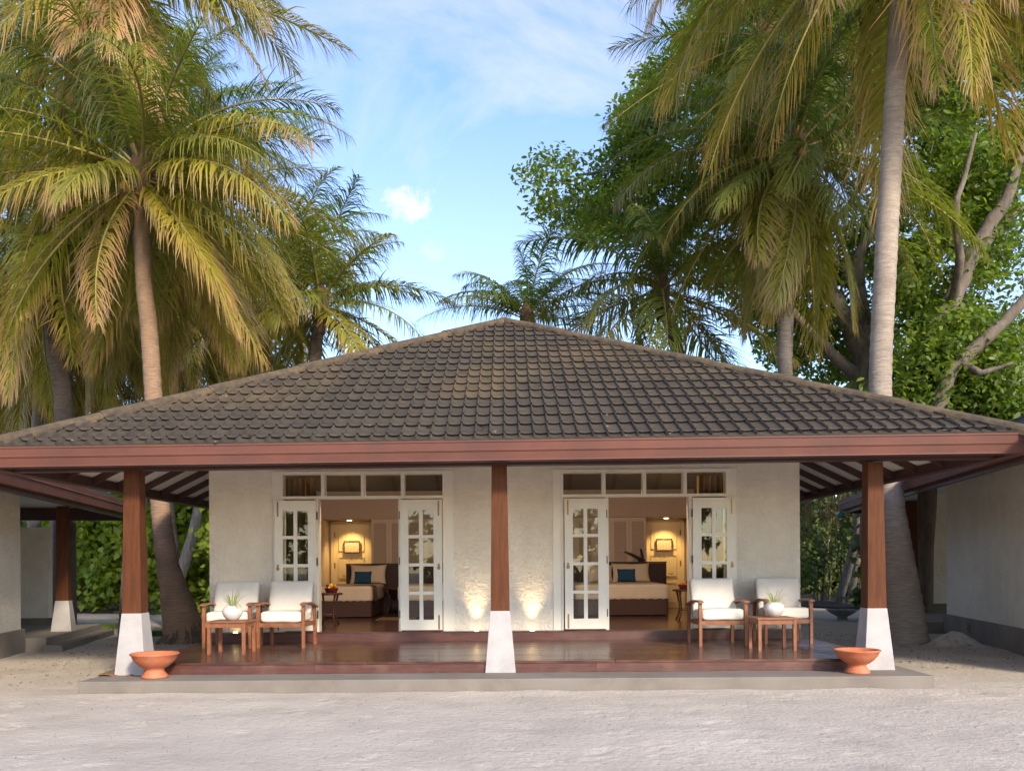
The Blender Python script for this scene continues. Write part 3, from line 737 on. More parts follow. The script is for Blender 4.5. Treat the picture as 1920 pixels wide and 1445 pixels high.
# ------------------------------------------------------------------ veranda furniture
def make_chair(label, group):
    t = thing('armchair', label, 'armchair', (0, 0, 0), 0, group)
    W2 = .335
    for sx in (-1, 1):
        MB().frustum(sx*W2, -.35, 0, .655, .022, .024, .024, .026).build('leg', M_teak, t, world=False, bevel=.003)
        MB().bar((sx*W2, .33, 0), (sx*W2, .27, .62), .045, .055, (0, 1, 0)).build('leg', M_teak, t, world=False, bevel=.003)
        # bowed arm
        pts = [(sx*W2, -.42+.80*i/10, .655+.035*math.sin(PI*min(1, i/10*1.05+.12))-.055*(i/10)**2) for i in range(11)]
        b = MB(); 
        for i, p in enumerate(pts):
            wd = .038+.012*math.sin(PI*i/10); 
            b.v += [(p[0]-wd, p[1], p[2]-.014), (p[0]+wd, p[1], p[2]-.014), (p[0]+wd, p[1], p[2]+.014), (p[0]-wd, p[1], p[2]+.014)]
        for i in range(10):
            for j in range(4): b.f.append((i*4+j, i*4+(j+1) % 4, i*4+4+(j+1) % 4, i*4+4+j)); b.m.append(0)
        b.f += [(3, 2, 1, 0), (40, 41, 42, 43)]; b.m += [0, 0]
        b.build('armrest', M_teak, t, world=False, bevel=.004)
        MB().box(sx*W2-.016, sx*W2+.016, -.33, .31, .325, .385).build('side_rail', M_teak, t, world=False)
    MB().box(-W2+.02, W2-.02, -.365, -.335, .32, .385).build('front_rail', M_teak, t, world=False)
    MB().box(-W2+.02, W2-.02, .28, .31, .32, .38).build('rear_rail', M_teak, t, world=False)
    for k in range(5): MB().box(-W2+.018, W2-.018, -.26+k*.11, -.20+k*.11, .365, .382).build('seat_slat', M_teak, t, world=False)
    bf = MB()
    for sx in (-1, 1): bf.bar((sx*.29, .20, .42), (sx*.29, .385, .96), .035, .03, (0, 1, 0))
    bf.bar((-.29, .38, .95), (.29, .38, .95), .03, .05); bf.bar((-.29, .25, .56), (.29, .25, .56), .03, .05)
    for k in range(5): bf.bar((-.2+k*.1, .25, .56), (-.2+k*.1, .38, .95), .03, .012, (0, 1, 0))
    bf.build('back_frame', M_teak, t, world=False)
    me = softbox(.615, .60, .165, .045, 11, .12, 1); me.materials.append(M_cush); obj_of('seat_cushion', me, t, (0, -.07, .475))
    me = softbox(.655, .55, .13, .045, 11, .25, 4); me.materials.append(M_cush); obj_of('back_cushion', me, t, (0, .205, .75), (math.radians(71), 0, 0))
    return t
gch = 'cream cushioned teak armchairs on the veranda'
ch = make_chair('cream cushioned teak armchair behind the left table, outermost on the left of the veranda', gch)
spots = [((-4.40, 14.30, DZ), .02, None),
         ((-3.545, 14.30, DZ), -.05, 'cream cushioned teak armchair between the left table and the left open doorway'),
         ((3.17, 14.10, DZ), .07, 'cream cushioned teak armchair beside the right doorway, left of the right-hand table'),
         ((4.27, 14.38, DZ), .0, 'cream cushioned teak armchair behind the right-hand table against the wall corner')]
for i, (l, r, lab) in enumerate(spots):
    o = ch if i == 0 else copy_tree(ch)
    o.location = l; o.rotation_euler = (0, 0, r); o.scale = (1.05, 1.0, 1.0)
    if lab: o['label'] = lab
def make_table(label, group):
    t = thing('side_table', label, 'table', (0, 0, 0), 0, group)
    for sx in (-1, 1):
        for sy in (-1, 1): MB().box(sx*.252-.024, sx*.252+.024, sy*.232-.024, sy*.232+.024, 0, .45).build('leg', M_teak, t, world=False, bevel=.003)
    for k in range(5): MB().box(-.29, .29, -.27+k*.1085, -.27+k*.1085+.105, .452, .476).build('top_slat', M_teak, t, world=False, bevel=.003)
    MB().box(-.228, .228, -.248, -.224, .385, .45).build('apron', M_teak, t, world=False); MB().box(-.228, .228, .224, .248, .385, .45).build('apron', M_teak, t, world=False)
    MB().box(-.268, -.244, -.208, .208, .385, .45).build('apron', M_teak, t, world=False); MB().box(.244, .268, -.208, .208, .385, .45).build('apron', M_teak, t, world=False)
    return t
tb = make_table('square teak table in front of the left pair of armchairs', 'low teak tables on the veranda')
tb.location = (-4.09, 13.22, DZ); tb.rotation_euler = (0, 0, -.03)
t2 = copy_tree(tb); t2.location = (3.76, 13.14, DZ); t2.rotation_euler = (0, 0, .03); t2['label'] = 'square teak table in front of the right pair of armchairs'
def plant_pot(label, loc, seed):
    rnd = random.Random(seed)
    t = thing('potted_plant', label, 'potted plant', loc, 0, 'round white pots on the tables')
    pr = [(0, 0), (.06, 0), (.075, .006), (.11, .04), (.14, .09), (.147, .125), (.138, .16), (.11, .19), (.083, .203), (.080, .212), (.070, .212), (.072, .2), (.10, .185), (.0, .17)]
    MB().lathe(pr, n=32).build('pot', M_ceramic, t, smooth=True, world=False)
    for k in range(34):
        a = rnd.uniform(0, 2*PI); L = rnd.uniform(.22, .42); e = rnd.uniform(.5, 1.5); b = MB(); n = 7
        p = Vector((.03*math.cos(a), .03*math.sin(a), .18)); sd_ = Vector((-math.sin(a), math.cos(a), 0))
        for i in range(n):
            wd = .006*math.sin(PI*(i+.6)/(n+.2))+.001
            b.v += [tuple(p-sd_*wd), tuple(p+sd_*wd)]
            ee = e-1.9*(i/n)**1.3*(1.25-e*.5); p = p+Vector((math.cos(a)*math.cos(ee), math.sin(a)*math.cos(ee), math.sin(ee)))*L/n
        for i in range(n-1): b.f.append((2*i, 2*i+1, 2*i+3, 2*i+2)); b.m.append(0)
        b.build('leaf', M_spider, t, world=False)
M_spider = mat('spider_leaf', (.42, .46, .18), (.26, .33, .10), 20, .5, transl=.3)
plant_pot('round white pot with spider plant on the left table', (-4.08, 13.22, DZ+.476), 3)
plant_pot('round white pot with spider plant on the right table', (3.80, 13.16, DZ+.476), 8)
def terra(label, loc, R, H):
    t = thing('footed_bowl', label, 'bowl', loc, 0, 'terracotta bowls on the plinth')
    k = R/.30; h = H/.31
    pr = [(0, .015), (.15, .0), (.165, .005), (.165, .03), (.14, .055), (.115, .09), (.118, .115), (.16, .14), (.215, .18), (.262, .235), (.285, .285), (.30, .295), (.303, .306), (.296, .314), (.27, .312), (.258, .295), (.22, .235), (.15, .19), (0, .17)]
    MB().lathe([(r*k, z*h) for r, z in pr], n=48).build('bowl_body', M_terra, t, smooth=True, world=False)
    MB().lathe([(.146*k, .043*h), (.15*k, .047*h), (.146*k, .052*h)], n=48).build('foot_ring', M_terra, t, smooth=True, world=False)
terra('terracotta footed bowl in front of the left veranda post', (-4.58, 11.60, .165), .30, .315)
terra('terracotta footed bowl in front of the right veranda post', (4.40, 11.58, .165), .285, .30)
b = MB(); k = 14
vs = [(-5.42+.46*i/k, 11.78+.25*j, .172+.012+(.03*math.sin(i*.5) if 0 < i < k else -.01)*(1 if j else .6)+(-.07 if i == 0 else 0)) for j in (0, 1, 2) for i in range(k+1)]
b.add(vs, [(j*(k+1)+i, j*(k+1)+i+1, (j+1)*(k+1)+i+1, (j+1)*(k+1)+i) for j in (0, 1) for i in range(k)])
o = b.build('coir_mat', M_coir); tag(o, 'brown coir mat lying on the left end of the plinth behind the post', 'mat')
md = o.modifiers.new('thickness', 'SOLIDIFY'); md.thickness = .014

# ------------------------------------------------------------------ bedroom contents
def bed(label, x0, x1, y0, y1, throw):
    cx = (x0+x1)/2; wd = x1-x0; ln = y1-y0
    t = thing('bed', label, 'bed', (cx, y0, FZ), 0, None)
    MB().box(-wd/2+.03, wd/2-.03, .03, ln, .06, .34).build('bed_base', M_skirt, t, world=False)
    b = MB(); n = 60; pr = []
    for i in range(n+1):
        u = i/n*(wd+2*1.6)
        wv = .008*math.sin(u*40)
        if u < 1.6: pr.append((-wd/2-wv, 1.6-u))
        elif u < 1.6+wd: pr.append((-wd/2+u-1.6, 0-wv))
        else: pr.append((wd/2+wv, u-1.6-wd))
    b.add([(x, y, z) for z in (.02, .36) for x, y in pr], [(i, i+1, n+2+i, n+1+i) for i in range(n)]); b.build('valance', M_skirt, t, world=False, smooth=True)
    me = softbox(wd+.05, ln, .34, .06, 11, .04); me.materials.append(M_linen); obj_of('duvet', me, t, (0, ln/2-.01, .50))
    if throw:
        b = MB(); pts = [(wd/2-.42, .684), (wd/2-.05, .684), (wd/2+.035, .66), (wd/2+.045, .5), (wd/2+.06, .34)]
        vs = []
        for yy in (.10, .30, .55): vs += [(x+.01*yy, yy, z) for x, z in pts]
        b.add(vs, [(j*5+i, j*5+i+1, j*5+6+i, j*5+5+i) for j in (0, 1) for i in range(4)]); b.build('throw', M_throw, t, world=False, smooth=True)
    return t
bed('twin bed with brown throw nearest the left wall of the left bedroom', -4.12, -2.98, 19.1, 21.1, True)
bed('twin bed half hidden by the right door leaf of the left bedroom', -2.40, -1.26, 19.1, 21.1, False)
bed('wide bed with brown valance in the right bedroom', 1.35, 3.30, 19.1, 21.1, False)
def headb(label, x0, x1):
    t = thing('headboard', label, 'headboard', ((x0+x1)/2, 21.14, FZ)); w_ = (x1-x0)/2
    MB().box(-w_, w_, 0, .07, 0, 1.11).build('panel', M_head, t, world=False, bevel=.01)
    MB().box(-w_-.01, w_+.01, -.01, .09, 1.112, 1.14).build('top_rail', M_head, t, world=False)
headb('dark headboard panel behind the twin beds in the left bedroom', -3.87, -1.1); headb('dark headboard panel behind the wide bed in the right bedroom', 1.2, 3.60)
def pillow(name, label, x, y, z, sx, sz, m, rot=72, p=3.0, grp=None):
    me = softbox(sx, sz, .19, .03, 11, 0, x, True); me.materials.append(m)
    o = obj_of(name, me, None, (x, y, z), (math.radians(rot), 0, random.uniform(-.05, .05))); tag(o, label, 'pillow', grp)
pillow('pillow', 'cream pillow on the twin bed beside the left bedroom wall', -3.32, 20.93, 1.36, .84, .46, M_linen)
pillow('cushion', 'teal cushion leaning on the pillow in the left bedroom', -3.42, 20.78, 1.29, .40, .30, M_teal, 68, 6)
pillow('pillow', 'cream pillow on the wide bed behind the teal cushion', 2.74, 20.93, 1.36, .88, .46, M_linen)
pillow('pillow', 'cream pillow on the wide bed nearest the left door leaf', 2.02, 20.96, 1.34, .60, .42, M_linen)
pillow('cushion', 'teal cushion leaning on the pillow in the right bedroom', 2.62, 20.77, 1.30, .42, .32, M_teal, 68, 6)
def wardrobe(label, x0, x1, leaves_):
    y = 21.26; t = thing('wardrobe', label, 'wardrobe', ((x0+x1)/2, y, FZ))
    MB().box(x0, x1, y+.03, y+.55, FZ, 2.655).build('carcass', M_ward, t)
    wl = (x1-x0)/leaves_
    for k in range(leaves_):
        a, c = x0+wl*k+.008, x0+wl*(k+1)-.008; f = MB(); z0, z1 = FZ+.06, 2.64
        f.box(a, a+.055, y, y+.028, z0, z1); f.box(c-.055, c, y, y+.028, z0, z1); f.box(a+.055, c-.055, y, y+.028, z0, z0+.08); f.box(a+.055, c-.055, y, y+.028, z1-.08, z1); f.box(a+.055, c-.055, y, y+.028, 1.42, 1.50)
        d = f.build('louvred_door', M_ward, t, origin=(a, y, z0))
        zz = z0+.09; s_ = MB()
        while zz < z1-.1:
            if not (1.39 < zz < 1.50): s_.add([(a+.055, y+.006, zz), (c-.055, y+.006, zz), (c-.055, y+.028, zz+.028), (a+.055, y+.028, zz+.028), (a+.055, y+.004, zz+.006), (c-.055, y+.004, zz+.006)], [(0, 1, 2, 3), (4, 5, 1, 0)])
            zz += .034
        q = s_.build('louvre', M_ward, d); q['kind'] = 'stuff'
        kx = c-.03 if k % 2 == 0 else a+.03
        MB().lathe([(0, 0), (.014, 0), (.014, .02), (0, .02)], (kx, y-.012, 1.52), 10).build('knob', M_brass, d)
wardrobe('louvred cream wardrobe behind the twin beds in the left bedroom', -3.30, -1.2, 5)
wardrobe('louvred cream wardrobe behind the wide bed in the right bedroom', 1.1, 3.16, 5)
def picture(label, cx, cz):
    t = thing('framed_print', label, 'picture', (cx, 22.27, cz)); w_, h_ = .20, .15
    b = MB()
    for a in ((-w_, w_, -h_, -h_+.025), (-w_, w_, h_-.025, h_), (-w_, -w_+.025, -h_+.025, h_-.025), (w_-.025, w_, -h_+.025, h_-.025)): b.box(a[0], a[1], -.015, .01, a[2], a[3])
    b.build('frame', M_dkwood, t, world=False); MB().box(-w_+.02, w_-.02, -.004, .006, -h_+.02, h_-.02).build('print', M_paper, t, world=False)
picture('small framed print on the panelled door of the left bedroom', -3.93, 2.02); picture('small framed print on the panelled door of the right bedroom', 3.74, 2.02)
def rtable(label, x, y, grp=None):
    t = thing('round_table', label, 'table', (x, y, FZ), 0, grp)
    MB().lathe([(0, .56), (.24, .56), (.255, .57), (.255, .59), (.245, .60), (0, .60)], n=32).build('tabletop', M_dkwood, t, smooth=False, world=False)
    for k in range(4):
        a = PI/4+k*PI/2; c_, s_ = math.cos(a), math.sin(a)
        MB().tube([(c_*r, s_*r, z) for r, z in ((.20, .56), (.175, .45), (.145, .32), (.14, .2), (.17, .09), (.225, .0))], [.022, .018, .016, .016, .017, .02], 6).build('leg', M_dkwood, t, world=False, smooth=True)
    MB().lathe([(0, .19), (.14, .19), (.14, .205), (0, .205)], n=24).build('lower_shelf', M_dkwood, t, world=False)
rtable('round dark wood table with curved legs in the left doorway', -3.42, 16.9); rtable('round dark wood table with curved legs in the right doorway', 3.38, 17.7)
rtable('round dark table between the twin beds', -2.69, 20.7)
def basket(label, x, y, seed):
    rnd = random.Random(seed); t = thing('fruit_basket', label, 'fruit basket', (x, y, FZ+.601))
    MB().lathe([(0, .01), (.09, 0), (.10, .01), (.13, .08), (.135, .09), (.12, .085), (.09, .03), (0, .025)], n=24).build('basket', M_red, t, smooth=True, world=False)
    for k in range(8):
        a = rnd.uniform(0, 2*PI); r = rnd.uniform(.0, .075); rr = rnd.uniform(.028, .042)
        pr = [(rr*math.sin(q)+.0005, rr*(1-math.cos(q))) for q in np.linspace(0, PI, 7)]
        MB().lathe(pr, (r*math.cos(a), r*math.sin(a), .06+.03*(k % 2)), 10).build('fruit', [M_or, M_red, M_yel][k % 3], t, smooth=True, world=False)
M_red = mat('red_weave', (.22, .03, .025), (.10, .02, .02), 40, .7); M_or = mat('orange_fruit', (.75, .28, .03), rough=.5); M_yel = mat('yellow_fruit', (.75, .50, .06), rough=.5)
basket('red basket of orange and yellow fruit on the table in the left doorway', -3.36, 16.85, 1); basket('dark red basket of fruit on the table in the right doorway', 3.36, 17.65, 5)
t = thing('driftwood', 'forked dark driftwood ornament standing on the right bedroom headboard', 'ornament', (2.95, 21.19, 1.61))
MB().tube([(.05, 0, 0), (.02, 0, .08), (-.15, 0, .17), (-.32, .01, .24)], [.05, .04, .03, .015], 7).build('branch', M_head, t, world=False, smooth=True)
MB().tube([(.06, 0, 0), (.10, 0, .12), (.06, .01, .30)], [.05, .035, .02], 7).build('branch', M_head, t, world=False, smooth=True)
MB().tube([(.02, 0, .01), (.10, 0, .05), (.16, .01, .04)], [.05, .045, .02], 7).build('branch', M_head, t, world=False, smooth=True)
o = MB().box(-2.75, -2.0, 18.2, 19.0, FZ+.004, FZ+.016).build('rug', M_throw, origin=(-2.4, 18.6, FZ)); tag(o, 'small tan rug on the floor at the foot of the twin beds', 'rug')

# ------------------------------------------------------------------ palms
def frond_mesh(e0, bend, L, seed, nl=98, wid=.052, droopy=1.0, side=0.0, lf=.25):
    rnd = random.Random(seed); n = 22; p = Vector((0, 0, 0)); pts = []; tang = []
    sidec = rnd.uniform(-.5, .5)+side
    for i in range(n+1):
        t = i/n; e = e0-bend*t**1.25; e = max(e, -1.52); az = sidec*t*t
        d = Vector((math.cos(e)*math.cos(az), math.cos(e)*math.sin(az), math.sin(e)))
        pts.append(p.copy()); tang.append(d); p = p+d*L/n
    def at(t):
        f = t*n; i = min(n-1, int(f)); return pts[i].lerp(pts[i+1], f-i), tang[i].lerp(tang[i+1], f-i).normalized()
    V = []; Fc = []; T = []
    mi = []
    # rachis
    k = 5; base = 0
    for i in range(n+1):
        r = .032*(1-i/n)**.7+.005; d = tang[i]; sd_ = d.cross(Vector((0, 0, 1))); sd_ = sd_.normalized() if sd_.length > .05 else Vector((0, 1, 0)); up = sd_.cross(d)
        for j in range(k): a = 2*PI*j/k; V.append(tuple(pts[i]+sd_*math.cos(a)*r*1.2+up*math.sin(a)*r)); T.append(0)
    for i in range(n):
        for j in range(k): Fc.append((i*k+j, i*k+(j+1) % k, (i+1)*k+(j+1) % k, (i+1)*k+j)); mi.append(1)
    twist = rnd.uniform(-.35, .35)
    for q in range(nl):
        t = .13+.86*(q+rnd.uniform(-.3, .3))/nl; t = min(max(t, .1), .995)
        for sg in (-1, 1):
            if rnd.random() < .04+.4*(math.sin(q*.37+seed*1.7+sg) > .93): continue
            c, d = at(t); sd_ = d.cross(Vector((0, 0, 1))); sd_ = sd_.normalized() if sd_.length > .05 else Vector((0, 1, 0)); up = sd_.cross(d).normalized()
            u = (t-.13)/.87
            ll = L*lf*(math.sin(PI*min(1, u*.84+.14))**.6)*rnd.uniform(.72, 1.15)
            fw = .55+.75*u+rnd.uniform(-.16, .16)+.16*math.sin(q*.9+seed+sg)
            out_ = (sd_*sg*math.cos(fw-.15)+d*math.sin(fw-.15)).normalized()
            out_ = (out_+up*(.28+twist*sg-.1*u)).normalized()
            w0 = wid*rnd.uniform(.75, 1.1)*(1-.45*u); m = 4; pp = c.copy(); dv = out_.copy()
            dr = droopy*rnd.uniform(.25, 1.9)*.6
            b0 = len(V)
            for i in range(m+1):
                ww = w0*(.45, 1, .85, .55, .06)[i]/2
                wv = dv.cross(up); wv = wv.normalized() if wv.length > .05 else d
                wv = (wv*.85+Vector((0, 0, 1)).cross(dv)*.0)
                V.append(tuple(pp-wv*ww)); V.append(tuple(pp+wv*ww)); tt = i/m*(.62+.38*u)+.12*u; T += [tt, tt]
                pp = pp+dv*ll/m; dv = (dv+Vector((0, 0, -1))*dr*(1.0, .8, .35, .25, .2)[i]+Vector((rnd.uniform(-.1, .1), rnd.uniform(-.1, .1), 0))).normalized()
            for i in range(m): Fc.append((b0+2*i, b0+2*i+1, b0+2*i+3, b0+2*i+2)); mi.append(0)
    me = bpy.data.meshes.new('frond'); me.from_pydata(V, [], Fc); me.materials.append(M_frond); me.materials.append(M_rachis)
    me.polygons.foreach_set('material_index', mi)
    at_ = me.attributes.new('tipness', 'FLOAT', 'POINT'); at_.data.foreach_set('value', T)
    me.polygons.foreach_set('use_smooth', [True]*len(me.polygons)); me.update(); return me
POOL = {}
def pool(e0d, bend, var):
    key = (round(e0d/12)*12, round(bend*3)/3, var)
    if key not in POOL: POOL[key] = frond_mesh(math.radians(key[0]), key[1], 5.0, hash(key) % 9973, droopy=1.0+.25*(var % 3), nl=98 if var < 3 else 80, wid=.052 if var < 3 else .08, lf=.25 if var < 3 else .25)
    return POOL[key]
def trunk(pts, radii, m, parent, rings=True):
    # resample through the points
    P_ = [Vector(p) for p in pts]; out_ = []; rr = []
    n = len(P_)
    for i in range(n-1):
        p0, p1, p2, p3 = P_[max(i-1, 0)], P_[i], P_[i+1], P_[min(i+2, n-1)]
        st = max(3, int((p2-p1).length/.11))
        for k in range(st):
            t = k/st; q = .5*((2*p1)+(p2-p0)*t+(2*p0-5*p1+4*p2-p3)*t*t+(3*p1-p0-3*p2+p3)*t**3)
            out_.append(q); rr.append((radii[i]*(1-t)+radii[i+1]*t)*(1+(.035 if k % 2 else -.01)+random.uniform(-.012, .012)))
    out_.append(P_[-1]); rr.append(radii[-1])
    b = MB(); b.tube(out_, rr, 14); return b.build('trunk', m, parent, smooth=True)
def crown(parent, c, n, L, age=(0, .8), emax=80, emin=-55, seed=0, special=(), az0=None, nuts=0, far=False):
    rnd = random.Random(seed); az = rnd.uniform(0, 6.28) if az0 is None else az0
    c = Vector(c)
    for i in range(n):
        t = i/(n-1); az += 2.39996+rnd.uniform(-.25, .25)
        e = emax+(emin-emax)*t**.85+rnd.uniform(-9, 9); bend = rnd.uniform(.9, 1.4) if e > 20 else rnd.uniform(.75, 1.1)
        if e < -20: bend = rnd.uniform(.35, .7)
        a = age[0]+(age[1]-age[0])*t**1.4+rnd.uniform(-.12, .12)
        fr(parent, c, math.degrees(az), e, bend, L*rnd.uniform(.86, 1.1)*(1 if t > .12 else .8), max(0, a), 3 if far else rnd.randrange(3))
    for s_ in special: fr(parent, c, *s_, 1)
    b = MB(); rad = .05*L
    b.lathe([(.14, -.9), (.2, -.5), (.27, -.15), (.26, .2), (.16, .5), (.05, .8)], c, 12, .12); b.build('crown_shaft', M_fibre, parent, smooth=True)
    for k in range(nuts):
        a = rnd.uniform(0, 6.28); r = .34; cc = (c.x+r*math.cos(a), c.y+r*math.sin(a), c.z-.35+rnd.uniform(-.2, .2))
        pr = [(.11*math.sin(q)+.0005, .13*(1-math.cos(q))-.13) for q in np.linspace(0, PI, 7)]
        MB().lathe(pr, cc, 10).build('coconut', M_nut, parent, smooth=True)
def fr(parent, c, azd, e, bend, L, age, var):
    me = pool(e, bend, var)
    o = bpy.data.objects.new('frond', me); o.location = Vector(c)+Vector((0, 0, .12*math.sin(math.radians(e)))); o.rotation_euler = (random.uniform(-.3, .3), 0, math.radians(azd)); o.scale = (L/5,)*3
    o['age'] = float(max(0, min(1.2, age*.85 if age < .95 else age))); COL.objects.link(o); o.parent = parent; o.matrix_parent_inverse = mw(parent).inverted()
GP = 'coconut palms round the villas'
def palm(label, D, pix, radii, crn, n, L, age, seed, m=M_bark, nuts=0, emax=80, emin=-55, special=(), root=None, group=GP, far=False):
    base = P(pix[0][0], pix[0][1], D) if root is None else Vector(root)
    pts = [P(x, y, D) for x, y in pix]
    pts[0] = Vector((pts[0].x, pts[0].y, -.05))
    if pts[1].z < .3: pts.pop(1)
    t = thing('coconut_palm', label, 'palm tree', (pts[0].x, D, 0), 0, group)
    pts.append(P(*crn, D)-Vector((0, 0, .3)))
    if len(radii) < len(pts): radii = list(radii)+[radii[-1]]*(len(pts)-len(radii))
    trunk(pts, radii[:len(pts)], m, t); crown(t, P(*crn, D), n, L, age, emax, emin, seed, special, nuts=nuts, far=far)
    return t, pts
# 1: leaning palm left of the veranda
t, pts = palm('leaning coconut palm left of the deck with broad golden crown', 18.9,
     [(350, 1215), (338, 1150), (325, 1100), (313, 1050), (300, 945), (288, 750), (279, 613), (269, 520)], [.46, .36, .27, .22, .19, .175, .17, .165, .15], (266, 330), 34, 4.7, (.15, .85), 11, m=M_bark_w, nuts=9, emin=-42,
     special=((-8, 38, 1.45, 5.0, .1), (12, 55, 1.5, 5.0, .05), (-25, 20, 1.4, 5.2, .62), (-40, -5, .9, 5.2, .7), (-52, -38, .5, 4.9, .75), (-120, -45, .5, 4.2, .95), (-30, -25, .7, 5.0, .6)))
for k in range(46):                                            # root skirt
    a = random.uniform(PI*.9, PI*2.1); r = .40; x, y = pts[0].x+r*math.cos(a), pts[0].y+r*math.sin(a)
    MB().tube([(pts[0].x+.33*math.cos(a), pts[0].y+.33*math.sin(a), random.uniform(.25, .42)), (x+.06*math.cos(a), y+.06*math.sin(a), .14), (x+.22*math.cos(a+random.uniform(-.3, .3)), y+.22*math.sin(a), -.02)], [.014, .012, .006], 5).build('root', M_root, t)
# 2: tall palm right
t, pts = palm('tall thick coconut palm with swollen foot just right of the veranda', 17.8,
     [(1697, 1205), (1693, 1150), (1683, 1050), (1672, 950), (1651, 750), (1660, 500), (1671, 300), (1683, 80), (1690, -60)], [.46, .40, .31, .245, .21, .21, .20, .19, .18], (1700, -220), 32, 5.9, (.2, .85), 23, m=M_bark_l, emin=-72,
     special=((178, 12, 1.3, 6.6, .7), (195, 0, 1.2, 6.6, .8), (215, -18, 1.0, 6.4, .75), (168, 30, 1.5, 6.2, .4), (205, 25, 1.6, 6.6, .85), (186, -30, .8, 5.6, .6), (-20, -40, .7, 5.2, 1.15), (-30, -10, 1.2, 5.4, 1.1), (250, -60, .4, 3.6, 1.2), (172, -10, 1.2, 6.8, .5), (222, 10, 1.5, 6.6, .55), (-15, -22, .8, 6.6, 1.15), (-5, -35, .6, 6.2, 1.1), (-38, -25, .7, 6.4, 1.2), (155, -15, 1.0, 6.4, .6)))
# others: label, depth, trunk pixels, radii, crown pixel, count, length, age, seed
palm('slim coconut palm with pale trunk behind the right roof slope', 23, [(1482, 1170), (1474, 760), (1470, 620), (1479, 480), (1488, 400)], [.27, .185, .175, .165, .155], (1492, 285), 44, 5.1, (.05, .65), 31, nuts=5, emin=-70,
     special=((180, 10, 1.3, 5.4, .5), (200, -10, 1.0, 5.2, .6), (165, 20, 1.4, 5.2, .3), (215, -35, .7, 5.0, .7)))
palm('upright young coconut palm just behind the roof peak', 31, [(1000, 1170), (998, 800), (992, 680)], [.25, .2, .18], (988, 602), 15, 3.7, (0, .2), 45, emax=86, emin=12, nuts=6, far=True, special=((178, 18, 1.0, 4.0, .1), (2, 20, 1.0, 3.8, .1), (150, 5, .8, 4.0, .2)))
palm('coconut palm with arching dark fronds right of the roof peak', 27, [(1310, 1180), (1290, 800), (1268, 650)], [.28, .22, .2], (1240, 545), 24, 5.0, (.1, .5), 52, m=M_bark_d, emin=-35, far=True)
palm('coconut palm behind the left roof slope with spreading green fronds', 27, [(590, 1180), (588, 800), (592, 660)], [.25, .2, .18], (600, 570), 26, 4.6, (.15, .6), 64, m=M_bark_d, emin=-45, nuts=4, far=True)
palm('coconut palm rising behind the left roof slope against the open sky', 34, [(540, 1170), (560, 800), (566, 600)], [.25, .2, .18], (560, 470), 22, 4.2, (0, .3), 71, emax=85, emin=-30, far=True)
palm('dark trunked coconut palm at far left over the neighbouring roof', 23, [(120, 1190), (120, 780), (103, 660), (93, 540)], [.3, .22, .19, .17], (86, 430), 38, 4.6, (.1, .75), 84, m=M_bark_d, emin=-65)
palm('tall coconut palm at top left whose tan fronds hang down from above', 19.8, [(248, 1210), (252, 1000), (272, 860), (288, 750), (279, 613), (266, 480), (240, 200)], [.3, .2, .17, .16, .16, .16, .15], (215, -70), 36, 5.2, (.45, 1.1), 92, emin=-75,
     special=((-70, -25, .9, 5.2, 1.0), (-85, -45, .6, 5.0, 1.1), (-55, -10, 1.1, 5.0, .9), (-100, -15, 1.0, 5.2, .8), (-30, 0, 1.2, 4.8, .7)))
palm('pale slim coconut palm low at far left above the neighbouring roof', 30, [(60, 1160), (70, 800), (82, 700)], [.22, .18, .16], (95, 600), 34, 4.6, (.2, .8), 103, emin=-60)
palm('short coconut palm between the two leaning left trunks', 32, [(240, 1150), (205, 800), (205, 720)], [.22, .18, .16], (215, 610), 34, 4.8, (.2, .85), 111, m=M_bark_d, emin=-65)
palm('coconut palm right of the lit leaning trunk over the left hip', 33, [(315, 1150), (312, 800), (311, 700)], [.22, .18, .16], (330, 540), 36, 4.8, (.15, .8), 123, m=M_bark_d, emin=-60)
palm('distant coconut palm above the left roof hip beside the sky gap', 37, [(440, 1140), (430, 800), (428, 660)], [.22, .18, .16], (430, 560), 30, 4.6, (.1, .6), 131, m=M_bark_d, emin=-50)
palm('tall green coconut palm behind the top left crowns', 27, [(-90, 1160), (-70, 800), (-10, 400)], [.25, .2, .17], (70, 130), 34, 4.8, (0, .4), 144, emin=-50)
palm('coconut palm with blue green fronds behind the upper left golden crown', 30, [(335, 1150), (300, 800), (285, 600), (290, 400)], [.25, .18, .15, .15], (330, 250), 28, 4.6, (0, .3), 151, emin=-35)
palm('low golden coconut palm at the left edge above the neighbouring roof', 34, [(20, 1140), (20, 900), (20, 860)], [.22, .18, .16], (20, 720), 32, 4.4, (.4, .9), 161, emin=-50)
palm('golden coconut palm half hidden behind the leaning palm crown', 24, [(320, 1180), (296, 800), (284, 600)], [.22, .17, .15], (330, 430), 36, 4.8, (.3, .9), 211, emin=-70)
palm('shaded coconut palm between the two far left crowns', 27, [(110, 1180), (115, 800), (140, 600)], [.22, .17, .15], (160, 420), 36, 4.8, (.1, .8), 221, m=M_bark_d, emin=-65)
for i, (x, y, D_, lb) in enumerate(((150, 690, 37, 'small distant coconut palm low over the far left eave'), (300, 660, 39, 'small distant coconut palm between the warm trunk and the dark ones'), (-10, 560, 33, 'distant coconut palm cut by the left picture edge'), (400, 640, 41, 'small distant coconut palm low over the left hip'), (60, 740, 40, 'lowest distant coconut palm at the left picture edge'), (500, 650, 42, 'faint distant coconut palm left of the green mid palms'))):
    palm(lb, D_, [(x, 1130), (x, 900)], [.22, .18], (x, y), 30, 5.0, (.15, .8), 400+i, m=M_bark_d, emin=-60)
